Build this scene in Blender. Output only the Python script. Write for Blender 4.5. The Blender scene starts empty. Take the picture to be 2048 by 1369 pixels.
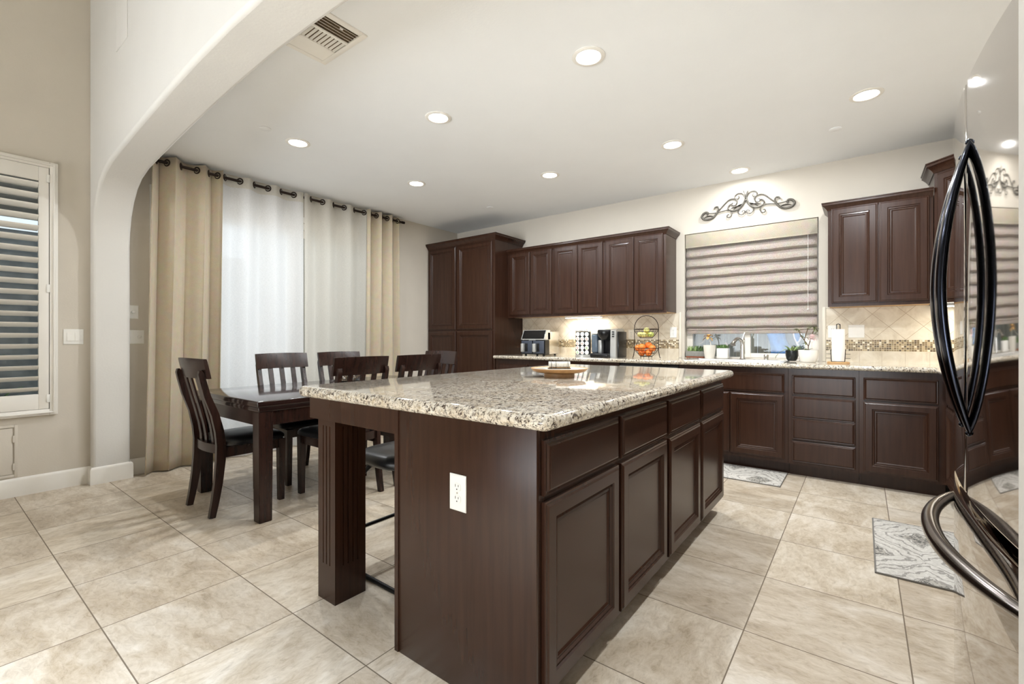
import bpy, bmesh, math, random
from mathutils import Vector, Matrix
random.seed(7)
PI = math.pi
SC = bpy.context.scene
COL = SC.collection

# ------------------------------------------------------------------ camera
cam_d = bpy.data.cameras.new('camera')
cam = bpy.data.objects.new('camera', cam_d); COL.objects.link(cam)
F_PX, V0, YAW, CAM_H = 919.0, 677.9, 0.6515, 1.147
cam_d.sensor_fit = 'HORIZONTAL'; cam_d.sensor_width = 36.0
cam_d.lens = F_PX / 2048.0 * 36.0
cam_d.shift_y = -(684.5 - V0) / 2048.0
cam_d.clip_start = 0.02
cam.location = (0, 0, CAM_H); cam.rotation_euler = (PI / 2, 0, YAW)
SC.camera = cam

# ------------------------------------------------------------------ world, exposure, big lights
SC.view_settings.view_transform = 'Standard'
SC.view_settings.look = 'None'
SC.view_settings.gamma = 1.0
SC.view_settings.use_curve_mapping = False
SC.view_settings.exposure = 0.14
W = bpy.data.worlds.new('World'); SC.world = W; W.use_nodes = True
bg = W.node_tree.nodes['Background']
bg.inputs['Color'].default_value = (0.80, 0.90, 1.0, 1)
bg.inputs['Strength'].default_value = 1.15

def area(name, loc, rot, sx, sy, power, col=(1, 1, 1), spread=PI):
    l = bpy.data.lights.new(name, 'AREA'); l.shape = 'RECTANGLE'; l.size = sx; l.size_y = sy
    l.energy = power; l.color = col; l.spread = spread
    o = bpy.data.objects.new(name, l); o.location = loc; o.rotation_euler = rot; COL.objects.link(o); return o
# added fill lamps in the great room behind the camera
area('rear_upward_fill', (-1.6, -4.3, 0.9), (PI / 2 + 0.30, 0, 0), 5.0, 1.5, 46, (0.90, 0.96, 1.02), math.radians(58))  # added lamp tilted upward to lift the kitchen ceiling; no window behind it
area('great_room_fill', (-0.6, -1.8, 4.85), (0, 0, 0), 2.4, 2.4, 245, (0.85, 0.95, 1.06), math.radians(60))  # added overhead fill lighting the great room and bouncing off its floor
sun_d = bpy.data.lights.new('sun', 'SUN'); sun_d.energy = 0.7; sun_d.angle = 0.01; sun_d.color = (1.0, 0.96, 0.9)
sun = bpy.data.objects.new('sun', sun_d); COL.objects.link(sun)
sun.rotation_euler = Vector((-0.16, 0.56, -0.82)).to_track_quat('-Z', 'Y').to_euler()
# daylight at the patio door, just outside the glass
area('patio_daylight', (-5.6, 2.05, 1.5), (0, -PI / 2, 0), 2.3, 1.5, 17, (0.93, 0.97, 1.0))
LAMP_W = 18.0
LAMP_COL = (0.93, 0.97, 1.0)

# ------------------------------------------------------------------ material helpers
def new_mat(name):
    m = bpy.data.materials.new(name); m.use_nodes = True
    nt = m.node_tree; b = nt.nodes['Principled BSDF']
    return m, nt, b
def N(nt, typ, **kw):
    n = nt.nodes.new(typ)
    for k, v in kw.items():
        if k.startswith('i_'): n.inputs[k[2:].replace('_', ' ')].default_value = v
        else: setattr(n, k, v)
    return n
def L(nt, a, b): nt.links.new(a, b)
def s2l(c):
    return tuple((x / 12.92 if x <= 0.04045 else ((x + 0.055) / 1.055) ** 2.4) for x in [v / 255.0 for v in c])
def rgb(*c): return s2l(c) + (1.0,)
def ramp(nt, fac, stops, interp='LINEAR'):
    r = nt.nodes.new('ShaderNodeValToRGB'); r.color_ramp.interpolation = interp
    els = r.color_ramp.elements
    while len(els) > 1: els.remove(els[-1])
    els[0].position = stops[0][0]; els[0].color = stops[0][1]
    for p, c in stops[1:]:
        e = els.new(p); e.color = c
    L(nt, fac, r.inputs['Fac']); return r
def mixc(nt, fac, a, b, mode='MIX'):
    n = nt.nodes.new('ShaderNodeMix'); n.data_type = 'RGBA'; n.blend_type = mode
    for sock, v in ((n.inputs[0], fac), (n.inputs[6], a), (n.inputs[7], b)):
        if hasattr(v, 'is_linked') or isinstance(v, bpy.types.NodeSocket): L(nt, v, sock)
        else: sock.default_value = v
    return n.outputs[2]
def math_n(nt, op, a, b=None, clamp=False):
    n = nt.nodes.new('ShaderNodeMath'); n.operation = op; n.use_clamp = clamp
    for i, v in enumerate((a, b)):
        if v is None: continue
        if isinstance(v, bpy.types.NodeSocket): L(nt, v, n.inputs[i])
        else: n.inputs[i].default_value = v
    return n.outputs[0]
def coords(nt, scale=(1, 1, 1), rot=(0, 0, 0), loc=(0, 0, 0), kind='Object'):
    tc = nt.nodes.new('ShaderNodeTexCoord'); mp = nt.nodes.new('ShaderNodeMapping')
    mp.inputs['Scale'].default_value = scale; mp.inputs['Rotation'].default_value = rot; mp.inputs['Location'].default_value = loc
    L(nt, tc.outputs[kind], mp.inputs['Vector']); return mp.outputs[0]
def noise(nt, vec, scale, detail=4, rough=0.55):
    n = nt.nodes.new('ShaderNodeTexNoise'); n.inputs['Scale'].default_value = scale
    n.inputs['Detail'].default_value = detail; n.inputs['Roughness'].default_value = rough
    L(nt, vec, n.inputs['Vector']); return n
def bump(nt, b, height, strength, dist=0.01):
    n = nt.nodes.new('ShaderNodeBump'); n.inputs['Strength'].default_value = strength; n.inputs['Distance'].default_value = dist
    L(nt, height, n.inputs['Height']); L(nt, n.outputs[0], b.inputs['Normal'])
def plain(name, col, rough=0.5, metal=0.0, spec=0.5, var=0.06, vscale=12.0, bmp=0.0, bscale=200.0, coat=0.0, emit=None, estr=0.0):
    m, nt, b = new_mat(name)
    v = coords(nt)
    n = noise(nt, v, vscale, 3)
    lo = tuple(max(0, c * (1 - var)) for c in col[:3]) + (1,); hi = tuple(min(1, c * (1 + var)) for c in col[:3]) + (1,)
    r = ramp(nt, n.outputs['Fac'], [(0.3, lo), (0.7, hi)])
    L(nt, r.outputs[0], b.inputs['Base Color'])
    b.inputs['Roughness'].default_value = rough; b.inputs['Metallic'].default_value = metal
    b.inputs['Specular IOR Level'].default_value = spec; b.inputs['Coat Weight'].default_value = coat
    if bmp:
        n2 = noise(nt, v, bscale, 2); bump(nt, b, n2.outputs['Fac'], bmp, 0.004)
    if emit:
        b.inputs['Emission Color'].default_value = emit; b.inputs['Emission Strength'].default_value = estr
    return m
def wood(name, dark, light, rough=0.35, scale=(30, 30, 1.6), coat=0.15, spec=0.5):
    m, nt, b = new_mat(name)
    v = coords(nt, scale)
    n = noise(nt, v, 1.6, 6, 0.6)
    r = ramp(nt, n.outputs['Fac'], [(0.25, dark), (0.75, light)])
    L(nt, r.outputs[0], b.inputs['Base Color'])
    b.inputs['Roughness'].default_value = rough; b.inputs['Coat Weight'].default_value = coat; b.inputs['Coat Roughness'].default_value = 0.25
    b.inputs['Specular IOR Level'].default_value = spec
    bump(nt, b, n.outputs['Fac'], 0.012, 0.002)
    return m

MAT = {}
MAT['wall'] = plain('wall_paint', rgb(209, 201, 188), 0.85, var=0.02, vscale=3, bmp=0.12, bscale=90)
MAT['arch_lit_tone'] = plain('arch_lit_tone', rgb(217, 214, 208), 0.85, var=0.015, vscale=3, bmp=0.15, bscale=70)  # wall paint made lighter, stronger light on the arch put into the colour
MAT['ceiling'] = plain('ceiling_paint', rgb(241, 242, 242), 0.9, var=0.012, vscale=2, bmp=0.10, bscale=90)
MAT['white_trim'] = plain('white_trim_paint', rgb(238, 234, 226), 0.45, var=0.02, vscale=4)
MAT['white_plastic'] = plain('white_plastic', rgb(240, 238, 232), 0.35, var=0.02)
MAT['ivory_plastic'] = plain('ivory_plastic', rgb(228, 220, 204), 0.4, var=0.02)
MAT['cabinet'] = wood('espresso_cabinet', rgb(49, 29, 20), rgb(62, 40, 29), 0.26, (26, 26, 1.4), 0.0, 0.34)
MAT['cabinet_inner'] = plain('cabinet_shadow_gap', rgb(26, 18, 15), 0.7)
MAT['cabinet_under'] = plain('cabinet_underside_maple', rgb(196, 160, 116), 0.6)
MAT['table'] = wood('dining_table_wood', rgb(28, 18, 16), rgb(50, 31, 26), 0.1, (22, 1.6, 22), 0.3)
MAT['chair'] = wood('dining_chair_wood', rgb(28, 18, 15), rgb(56, 34, 27), 0.26, (24, 24, 2), 0.0, 0.45)
MAT['leather'] = plain('black_leather', rgb(22, 22, 24), 0.34, var=0.15, vscale=8, bmp=0.08, bscale=300)
MAT['black_metal'] = plain('black_metal', rgb(24, 22, 22), 0.4, 0.6)
MAT['bronze'] = plain('dark_bronze', rgb(48, 36, 30), 0.38, 0.7)
MAT['black_plastic'] = plain('black_plastic', rgb(20, 20, 21), 0.25)
MAT['fridge'] = plain('polished_dark_steel', (0.50, 0.47, 0.44, 1), 0.045, 1.0, var=0.02, vscale=2)
MAT['fridge_body'] = plain('fridge_cabinet_grey', rgb(52, 52, 54), 0.5)
MAT['fridge_handle'] = plain('fridge_handle_black_steel', (0.032, 0.036, 0.05, 1), 0.14, 1.0, var=0.03)
MAT['pewter'] = plain('fridge_pewter_handle', (0.20, 0.18, 0.165, 1), 0.2, 1.0, var=0.03)
MAT['steel'] = plain('stainless_steel', (0.62, 0.61, 0.59, 1), 0.22, 1.0, var=0.04)
MAT['chrome'] = plain('chrome', (0.75, 0.74, 0.72, 1), 0.07, 1.0, var=0.02)
MAT['silver_paint'] = plain('silver_plastic', rgb(196, 196, 192), 0.3, 0.5)
MAT['white_ceramic'] = plain('white_ceramic', rgb(240, 237, 230), 0.18, coat=0.4, var=0.02)
MAT['cream_ceramic'] = plain('cream_ceramic', rgb(232, 226, 214), 0.3, var=0.03)
MAT['grey_ceramic'] = plain('grey_concrete', rgb(140, 138, 132), 0.8, var=0.1, vscale=30)
MAT['terracotta'] = plain('terracotta', rgb(150, 84, 58), 0.8, var=0.08)
MAT['black_ceramic'] = plain('black_ceramic', rgb(30, 33, 32), 0.25)
MAT['soil'] = plain('potting_soil', rgb(58, 44, 34), 0.95, var=0.3, vscale=60, bmp=0.5, bscale=150)
MAT['leaf'] = plain('green_leaf', rgb(92, 122, 66), 0.5, var=0.25, vscale=30)
MAT['leaf_pale'] = plain('pale_green_leaf', rgb(150, 172, 112), 0.5, var=0.2, vscale=30)
MAT['leaf_olive'] = plain('olive_leaf', rgb(120, 126, 84), 0.5, var=0.2, vscale=30)
MAT['petal_tan'] = plain('dried_tan_petal', rgb(206, 162, 96), 0.6, var=0.2, vscale=30)
MAT['petal_pink'] = plain('pale_pink_petal', rgb(240, 216, 214), 0.55, var=0.06, vscale=40)
MAT['stem_brown'] = plain('brown_stem', rgb(96, 76, 52), 0.7)
MAT['orange'] = plain('orange_peel', rgb(240, 128, 48), 0.42, var=0.06, bmp=0.25, bscale=260)
MAT['lemon'] = plain('pale_lemon_peel', rgb(224, 214, 132), 0.45, var=0.08, bmp=0.2, bscale=260)
MAT['lime'] = plain('pale_lime_peel', rgb(190, 200, 104), 0.45, var=0.08, bmp=0.2, bscale=260)
MAT['paper'] = plain('paper_towel', rgb(250, 248, 243), 0.9, var=0.015, bmp=0.2, bscale=400)
MAT['light_wood'] = wood('light_wood', rgb(176, 134, 86), rgb(208, 170, 120), 0.5, (3, 20, 20), 0)
MAT['tray_wood'] = wood('tray_wood', rgb(168, 122, 76), rgb(208, 164, 112), 0.45, (4, 24, 24), 0.1)
MAT['lens'] = plain('lamp_lens', (1, 1, 1, 1), 0.4, emit=(1.0, 0.96, 0.9, 1), estr=14.0)
MAT['dark_void'] = plain('vent_duct_dark', rgb(96, 80, 58), 0.9, var=0.25, vscale=60)
MAT['pewter_iron'] = plain('brushed_pewter_iron', rgb(104, 100, 93), 0.45, 0.6, var=0.35, vscale=40)
MAT['vinyl'] = plain('white_vinyl_frame', rgb(238, 232, 222), 0.4, var=0.02)
MAT['blue_tarp'] = plain('blue_tarp', rgb(84, 150, 222), 0.6, var=0.25, vscale=22, bmp=0.6, bscale=25)
MAT['grey_hose'] = plain('grey_rubber', rgb(92, 98, 108), 0.6)
MAT['pink_cord'] = plain('pale_pink_cord', rgb(232, 216, 218), 0.6)
MAT['concrete'] = plain('patio_concrete', rgb(188, 182, 172), 0.9, var=0.06, vscale=4)
MAT['soffit'] = plain('patio_soffit_dark', rgb(150, 147, 142), 0.9, var=0.15, vscale=30)
MAT['block_stucco'] = plain('pale_stucco', rgb(196, 190, 178), 0.9, var=0.06)
MAT['dark_stucco'] = plain('dark_stucco', rgb(112, 116, 116), 0.9, var=0.25, vscale=6)
MAT['shrub'] = plain('shrub_leaf', rgb(104, 140, 74), 0.7, var=0.35, vscale=14)
MAT['black_glass'] = plain('black_glass', rgb(12, 12, 14), 0.08, coat=0.5)
MAT['navy_plastic'] = plain('graphite_plastic', rgb(64, 70, 82), 0.35)
MAT['shadow_line'] = plain('dark_recess', rgb(14, 12, 12), 0.8)
MAT['pod_white'] = plain('pod_foil_white', rgb(244, 240, 234), 0.4, var=0.05, vscale=90)
MAT['pod_pink'] = plain('pod_foil_rose', rgb(226, 196, 188), 0.4, var=0.08, vscale=90)
MAT['pod_green'] = plain('pod_foil_green', rgb(196, 212, 178), 0.4, var=0.08, vscale=90)
MAT['smoky'] = plain('smoky_plastic', rgb(92, 104, 116), 0.15)

def glass_mat():
    m, nt, b = new_mat('window_glass')
    out = nt.nodes['Material Output']; nt.nodes.remove(b)
    t = N(nt, 'ShaderNodeBsdfTransparent'); g = N(nt, 'ShaderNodeBsdfGlossy'); g.inputs['Roughness'].default_value = 0.02
    fr = N(nt, 'ShaderNodeFresnel'); fr.inputs['IOR'].default_value = 1.45
    n = noise(nt, coords(nt), 0.6, 1)
    tint = ramp(nt, n.outputs['Fac'], [(0.3, (0.93, 0.96, 0.96, 1)), (0.7, (0.97, 0.98, 0.98, 1))]); L(nt, tint.outputs[0], t.inputs['Color'])
    mx = N(nt, 'ShaderNodeMixShader'); L(nt, fr.outputs[0], mx.inputs[0]); L(nt, t.outputs[0], mx.inputs[1]); L(nt, g.outputs[0], mx.inputs[2])
    L(nt, mx.outputs[0], out.inputs['Surface']); return m
MAT['glass'] = glass_mat()

def sheer_mat(name, col, transp):
    m, nt, b = new_mat(name)
    out = nt.nodes['Material Output']; nt.nodes.remove(b)
    v = coords(nt, (400, 400, 60)); n = noise(nt, v, 1.0, 2)
    v2 = coords(nt, (1, 60, 400)); n2 = noise(nt, v2, 1.0, 2)
    f = math_n(nt, 'MULTIPLY', n.outputs['Fac'], n2.outputs['Fac'])
    fac = math_n(nt, 'ADD', math_n(nt, 'MULTIPLY', f, 0.5), transp - 0.12)
    d = N(nt, 'ShaderNodeBsdfDiffuse'); d.inputs['Color'].default_value = col
    tl = N(nt, 'ShaderNodeBsdfTranslucent'); tl.inputs['Color'].default_value = col
    mx = N(nt, 'ShaderNodeMixShader'); mx.inputs[0].default_value = 0.5
    L(nt, d.outputs[0], mx.inputs[1]); L(nt, tl.outputs[0], mx.inputs[2])
    t = N(nt, 'ShaderNodeBsdfTransparent')
    m2 = N(nt, 'ShaderNodeMixShader'); L(nt, fac, m2.inputs[0]); L(nt, mx.outputs[0], m2.inputs[1]); L(nt, t.outputs[0], m2.inputs[2])
    L(nt, m2.outputs[0], out.inputs['Surface']); return m
MAT['sheer'] = sheer_mat('sheer_white_voile', rgb(240, 240, 240), 0.10)
MAT['sheer_ivory'] = sheer_mat('sheer_ivory_linen', rgb(226, 222, 213), 0.05)

def fabric(name, c1, c2, sc=350, transl=0.0):
    m, nt, b = new_mat(name)
    n = noise(nt, coords(nt, (1, 1, 1)), sc, 2); n2 = noise(nt, coords(nt, (1, 1, 1)), 18, 3)
    r = ramp(nt, n.outputs['Fac'], [(0.35, c1), (0.65, c2)])
    c = mixc(nt, 0.25, r.outputs[0], n2.outputs['Color'], 'SOFT_LIGHT')
    L(nt, c, b.inputs['Base Color']); b.inputs['Roughness'].default_value = 0.85
    b.inputs['Sheen Weight'].default_value = 0.2
    bump(nt, b, n.outputs['Fac'], 0.15, 0.002)
    if transl:
        out = nt.nodes['Material Output']
        t = N(nt, 'ShaderNodeBsdfTranslucent'); L(nt, c, t.inputs['Color'])
        mx = N(nt, 'ShaderNodeMixShader'); mx.inputs[0].default_value = transl
        L(nt, b.outputs[0], mx.inputs[1]); L(nt, t.outputs[0], mx.inputs[2]); L(nt, mx.outputs[0], out.inputs['Surface'])
    return m
MAT['curtain'] = fabric('beige_curtain_satin', rgb(182, 168, 143), rgb(192, 178, 156), 300, 0.02)
MAT['shade'] = fabric('roman_shade_taupe_weave', rgb(146, 134, 124), rgb(182, 171, 161), 230, 0.02)
MAT['shade_valance'] = fabric('roman_shade_cream_weave', rgb(166, 155, 136), rgb(190, 180, 163), 230)

def floor_mat():
    m, nt, b = new_mat('travertine_floor_tile')
    tc = N(nt, 'ShaderNodeTexCoord'); sep = N(nt, 'ShaderNodeSeparateXYZ'); L(nt, tc.outputs['Object'], sep.inputs[0])
    SX, SY, OX, OY, G = 0.5062, 0.5095, -0.3714, 0.4605, 0.0045
    u = math_n(nt, 'DIVIDE', math_n(nt, 'SUBTRACT', sep.outputs[0], OX), SX)
    w = math_n(nt, 'DIVIDE', math_n(nt, 'SUBTRACT', sep.outputs[1], OY), SY)
    def edge(c, s):
        fr = math_n(nt, 'FRACT', c)
        d = math_n(nt, 'MINIMUM', fr, math_n(nt, 'SUBTRACT', 1.0, fr))
        return math_n(nt, 'MULTIPLY', d, s)
    ed = math_n(nt, 'MINIMUM', edge(u, SX), edge(w, SY))
    grout = math_n(nt, 'LESS_THAN', ed, G / 2)
    cu = math_n(nt, 'FLOOR', u); cw = math_n(nt, 'FLOOR', w)
    cell = N(nt, 'ShaderNodeCombineXYZ'); L(nt, cu, cell.inputs[0]); L(nt, cw, cell.inputs[1])
    wn = N(nt, 'ShaderNodeTexWhiteNoise'); L(nt, cell.outputs[0], wn.inputs['Vector'])
    # per-tile offset of the travertine pattern
    sc = N(nt, 'ShaderNodeVectorMath', operation='SCALE'); L(nt, wn.outputs['Color'], sc.inputs[0]); sc.inputs['Scale'].default_value = 40.0
    add = N(nt, 'ShaderNodeVectorMath', operation='ADD'); L(nt, tc.outputs['Object'], add.inputs[0]); L(nt, sc.outputs[0], add.inputs[1])
    mpA = N(nt, 'ShaderNodeMapping'); mpA.inputs['Scale'].default_value = (3.2, 6.4, 1); L(nt, add.outputs[0], mpA.inputs['Vector'])
    mpB = N(nt, 'ShaderNodeMapping'); mpB.inputs['Scale'].default_value = (6.4, 3.2, 1); L(nt, add.outputs[0], mpB.inputs['Vector'])
    mv = N(nt, 'ShaderNodeMix'); mv.data_type = 'VECTOR'
    L(nt, math_n(nt, 'GREATER_THAN', wn.outputs['Value'], 0.55), mv.inputs[0]); L(nt, mpA.outputs[0], mv.inputs[4]); L(nt, mpB.outputs[0], mv.inputs[5])
    vec = mv.outputs[1]
    n1 = noise(nt, vec, 0.75, 9, 0.66); n1.inputs['Distortion'].default_value = 1.0
    n2 = noise(nt, vec, 6.0, 10, 0.74); n2.inputs['Distortion'].default_value = 0.8
    r1 = ramp(nt, n1.outputs['Fac'], [(0.30, rgb(146, 126, 100)), (0.43, rgb(184, 166, 140)), (0.54, rgb(209, 195, 174)), (0.68, rgb(234, 225, 211))])
    r2 = ramp(nt, n2.outputs['Fac'], [(0.33, rgb(146, 130, 110)), (0.47, rgb(203, 190, 171)), (0.60, rgb(224, 214, 199)), (0.74, rgb(243, 238, 229))])
    c = mixc(nt, 0.42, r1.outputs[0], r2.outputs[0])
    tv = ramp(nt, wn.outputs['Value'], [(0, (0.87, 0.86, 0.86, 1)), (1, (1.0, 1.0, 1.0, 1))])
    c = mixc(nt, 1.0, c, tv.outputs[0], 'MULTIPLY')
    c = mixc(nt, grout, c, rgb(118, 104, 88))
    L(nt, c, b.inputs['Base Color'])
    rr = ramp(nt, n2.outputs['Fac'], [(0.3, (0.42,) * 3 + (1,)), (0.7, (0.27,) * 3 + (1,))])
    ro = mixc(nt, grout, rr.outputs[0], (0.85, 0.85, 0.85, 1)); L(nt, ro, b.inputs['Roughness'])
    b.inputs['Specular IOR Level'].default_value = 0.45
    hgt = math_n(nt, 'ADD', math_n(nt, 'MULTIPLY', n2.outputs['Fac'], 0.25), math_n(nt, 'MULTIPLY', grout, -1.0))
    bump(nt, b, hgt, 0.25, 0.004)
    return m
MAT['floor'] = floor_mat()

def granite_mat():
    m, nt, b = new_mat('beige_speckled_granite')
    v = coords(nt, (1, 1, 1))
    big = noise(nt, v, 9.0, 5, 0.6); mid = noise(nt, v, 60.0, 4, 0.65)
    mpf = coords(nt, (1.0, 2.0, 1.6), (0.3, 0.2, 0.5)); fine = noise(nt, mpf, 85.0, 3, 0.6); fine.inputs['Distortion'].default_value = 0.6
    v2 = coords(nt, (1.9, 1.0, 1.4), (0.1, 0.5, 1.1), (3, 1, 2)); dk = noise(nt, v2, 46.0, 5, 0.68); dk.inputs['Distortion'].default_value = 1.0
    base = ramp(nt, mid.outputs['Fac'], [(0.34, rgb(186, 170, 146)), (0.46, rgb(216, 207, 190)), (0.60, rgb(232, 226, 213)), (0.78, rgb(204, 198, 188))])
    tan = ramp(nt, big.outputs['Fac'], [(0.42, (0, 0, 0, 1)), (0.66, (0.55, 0.55, 0.55, 1))])
    c = mixc(nt, tan.outputs[0], base.outputs[0], rgb(190, 172, 144))
    grey = ramp(nt, fine.outputs['Fac'], [(0.53, (0, 0, 0, 1)), (0.62, (0.9, 0.9, 0.9, 1))])
    c = mixc(nt, grey.outputs[0], c, rgb(132, 122, 112))
    brn = ramp(nt, dk.outputs['Fac'], [(0.543, (0, 0, 0, 1)), (0.588, (1, 1, 1, 1))])
    c = mixc(nt, brn.outputs[0], c, rgb(78, 64, 55))
    v3 = coords(nt, (1.2, 1.8, 1.0), (0.9, 0.1, 0.2), (7, 5, 1)); bk = noise(nt, v3, 72.0, 4, 0.6)
    blk = ramp(nt, bk.outputs['Fac'], [(0.615, (0, 0, 0, 1)), (0.655, (1, 1, 1, 1))])
    c = mixc(nt, blk.outputs[0], c, rgb(36, 32, 31))
    L(nt, c, b.inputs['Base Color']); b.inputs['Roughness'].default_value = 0.07
    b.inputs['Specular IOR Level'].default_value = 0.6; b.inputs['Coat Weight'].default_value = 0.3; b.inputs['Coat Roughness'].default_value = 0.03
    return m
MAT['granite'] = granite_mat()

def splash_mat():
    # x along the wall, z up: square row, mosaic band, diagonal field
    m, nt, b = new_mat('backsplash_tile')
    tc = N(nt, 'ShaderNodeTexCoord'); sep = N(nt, 'ShaderNodeSeparateXYZ'); L(nt, tc.outputs['Object'], sep.inputs[0])
    x, z = sep.outputs[0], sep.outputs[2]
    def fold(c, size, g):
        q = math_n(nt, 'DIVIDE', c, size); fr = math_n(nt, 'FRACT', q)
        d = math_n(nt, 'MULTIPLY', math_n(nt, 'MINIMUM', fr, math_n(nt, 'SUBTRACT', 1.0, fr)), size)
        return math_n(nt, 'LESS_THAN', d, g), math_n(nt, 'FLOOR', q)
    # diagonal
    S = 0.156; z0 = 1.1385
    zz = math_n(nt, 'SUBTRACT', z, z0); xx = math_n(nt, 'ADD', x, 0.153)
    a = math_n(nt, 'MULTIPLY', math_n(nt, 'ADD', xx, zz), 0.70711); bb = math_n(nt, 'MULTIPLY', math_n(nt, 'SUBTRACT', xx, zz), 0.70711)
    g1, c1 = fold(a, S, 0.0016); g2, c2 = fold(bb, S, 0.0016)
    gd = math_n(nt, 'MAXIMUM', g1, g2)
    # square row
    g3, c3 = fold(math_n(nt, 'ADD', x, 0.02), 0.152, 0.0014)
    # mosaic
    T = 0.0162
    g4, c4 = fold(x, T, 0.0011); g5, c5 = fold(math_n(nt, 'SUBTRACT', z, 1.040), T, 0.0011)
    gm = math_n(nt, 'MAXIMUM', g4, g5)
    cell = N(nt, 'ShaderNodeCombineXYZ'); L(nt, c4, cell.inputs[0]); L(nt, c5, cell.inputs[1])
    wn = N(nt, 'ShaderNodeTexWhiteNoise'); L(nt, cell.outputs[0], wn.inputs['Vector'])
    mos = ramp(nt, wn.outputs['Value'], [(0.0, rgb(92, 76, 56)), (0.18, rgb(128, 106, 76)), (0.36, rgb(152, 134, 100)), (0.52, rgb(182, 160, 122)), (0.66, rgb(120, 100, 66)), (0.80, rgb(216, 204, 178)), (0.9, rgb(232, 224, 204))], 'CONSTANT')
    mosc = mixc(nt, gm, mos.outputs[0], rgb(206, 194, 166))
    n1 = noise(nt, coords(nt), 9.0, 6, 0.62); n1.inputs['Distortion'].default_value = 0.8
    stone = ramp(nt, n1.outputs['Fac'], [(0.3, rgb(200, 186, 162)), (0.5, rgb(220, 209, 188)), (0.7, rgb(232, 223, 205))])
    grd = mixc(nt, gd, stone.outputs[0], rgb(176, 156, 128)); sq = mixc(nt, g3, stone.outputs[0], rgb(196, 180, 156))
    isup = math_n(nt, 'GREATER_THAN', z, 1.1375); islow = math_n(nt, 'LESS_THAN', z, 1.0395)
    c = mixc(nt, isup, mosc, grd); c = mixc(nt, islow, c, sq)
    L(nt, c, b.inputs['Base Color']); b.inputs['Roughness'].default_value = 0.35
    hh = math_n(nt, 'MULTIPLY', math_n(nt, 'MAXIMUM', math_n(nt, 'MULTIPLY', gd, isup), math_n(nt, 'MULTIPLY', g3, islow)), -1.0)
    bump(nt, b, hh, 0.3, 0.003)
    return m
MAT['splash'] = splash_mat()

def rug_mat(name, ox):
    m, nt, b = new_mat(name)
    v = coords(nt)
    n0 = noise(nt, v, 7.0, 3); 
    sc = N(nt, 'ShaderNodeVectorMath', operation='SCALE'); L(nt, n0.outputs['Color'], sc.inputs[0]); sc.inputs['Scale'].default_value = 0.14
    ad = N(nt, 'ShaderNodeVectorMath', operation='ADD'); L(nt, v, ad.inputs[0]); L(nt, sc.outputs[0], ad.inputs[1])
    sep = N(nt, 'ShaderNodeSeparateXYZ'); L(nt, ad.outputs[0], sep.inputs[0])
    def tri(c, p, off):
        fr = math_n(nt, 'FRACT', math_n(nt, 'ADD', math_n(nt, 'DIVIDE', c, p), off))
        return math_n(nt, 'ABSOLUTE', math_n(nt, 'SUBTRACT', fr, 0.5))
    d1 = math_n(nt, 'ADD', tri(sep.outputs[0], 0.46, ox), math_n(nt, 'MULTIPLY', tri(sep.outputs[1], 0.62, 0.1), 1.2))
    d2 = math_n(nt, 'ADD', tri(sep.outputs[0], 0.46, ox + 0.5), math_n(nt, 'MULTIPLY', tri(sep.outputs[1], 0.62, 0.6), 1.2))
    dia = math_n(nt, 'MINIMUM', d1, d2)
    inside = math_n(nt, 'LESS_THAN', dia, 0.19)
    nl = noise(nt, v, 9.0, 3)
    wv = math_n(nt, 'SINE', math_n(nt, 'ADD', math_n(nt, 'MULTIPLY', dia, 44.0), math_n(nt, 'MULTIPLY', nl.outputs['Fac'], 9.0))); band = math_n(nt, 'GREATER_THAN', wv, 0.76)
    nf = noise(nt, v, 75.0, 4, 0.7); swirl = math_n(nt, 'GREATER_THAN', nf.outputs['Fac'], 0.5)
    cream = ramp(nt, nf.outputs['Fac'], [(0.3, rgb(178, 173, 164)), (0.7, rgb(212, 207, 199))])
    grey = rgb(98, 95, 90)
    lines = math_n(nt, 'MULTIPLY', band, math_n(nt, 'GREATER_THAN', nf.outputs['Fac'], 0.42))
    c = mixc(nt, lines, cream.outputs[0], rgb(146, 141, 134))
    med = mixc(nt, swirl, rgb(170, 164, 154), grey)
    c = mixc(nt, inside, c, med)
    L(nt, c, b.inputs['Base Color']); b.inputs['Roughness'].default_value = 0.95
    bump(nt, b, nf.outputs['Fac'], 0.4, 0.004)
    return m
MAT['rug'] = rug_mat('grey_ikat_rug', 0.35)
MAT['rug_edge'] = plain('rug_binding_grey', rgb(122, 118, 112), 0.9)

def fence_mat():
    m, nt, b = new_mat('weathered_fence_board')
    n = noise(nt, coords(nt, (14, 14, 0.8)), 1.5, 6, 0.65); oi = N(nt, 'ShaderNodeObjectInfo')
    r = ramp(nt, n.outputs['Fac'], [(0.3, rgb(96, 94, 88)), (0.55, rgb(150, 148, 138)), (0.75, rgb(186, 182, 168))])
    t = ramp(nt, oi.outputs['Random'], [(0, (0.72, 0.78, 0.86, 1)), (1, (1.0, 0.95, 0.85, 1))])
    c = mixc(nt, 1.0, r.outputs[0], t.outputs[0], 'MULTIPLY'); L(nt, c, b.inputs['Base Color']); b.inputs['Roughness'].default_value = 0.9
    return m
MAT['fence'] = fence_mat()

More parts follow.
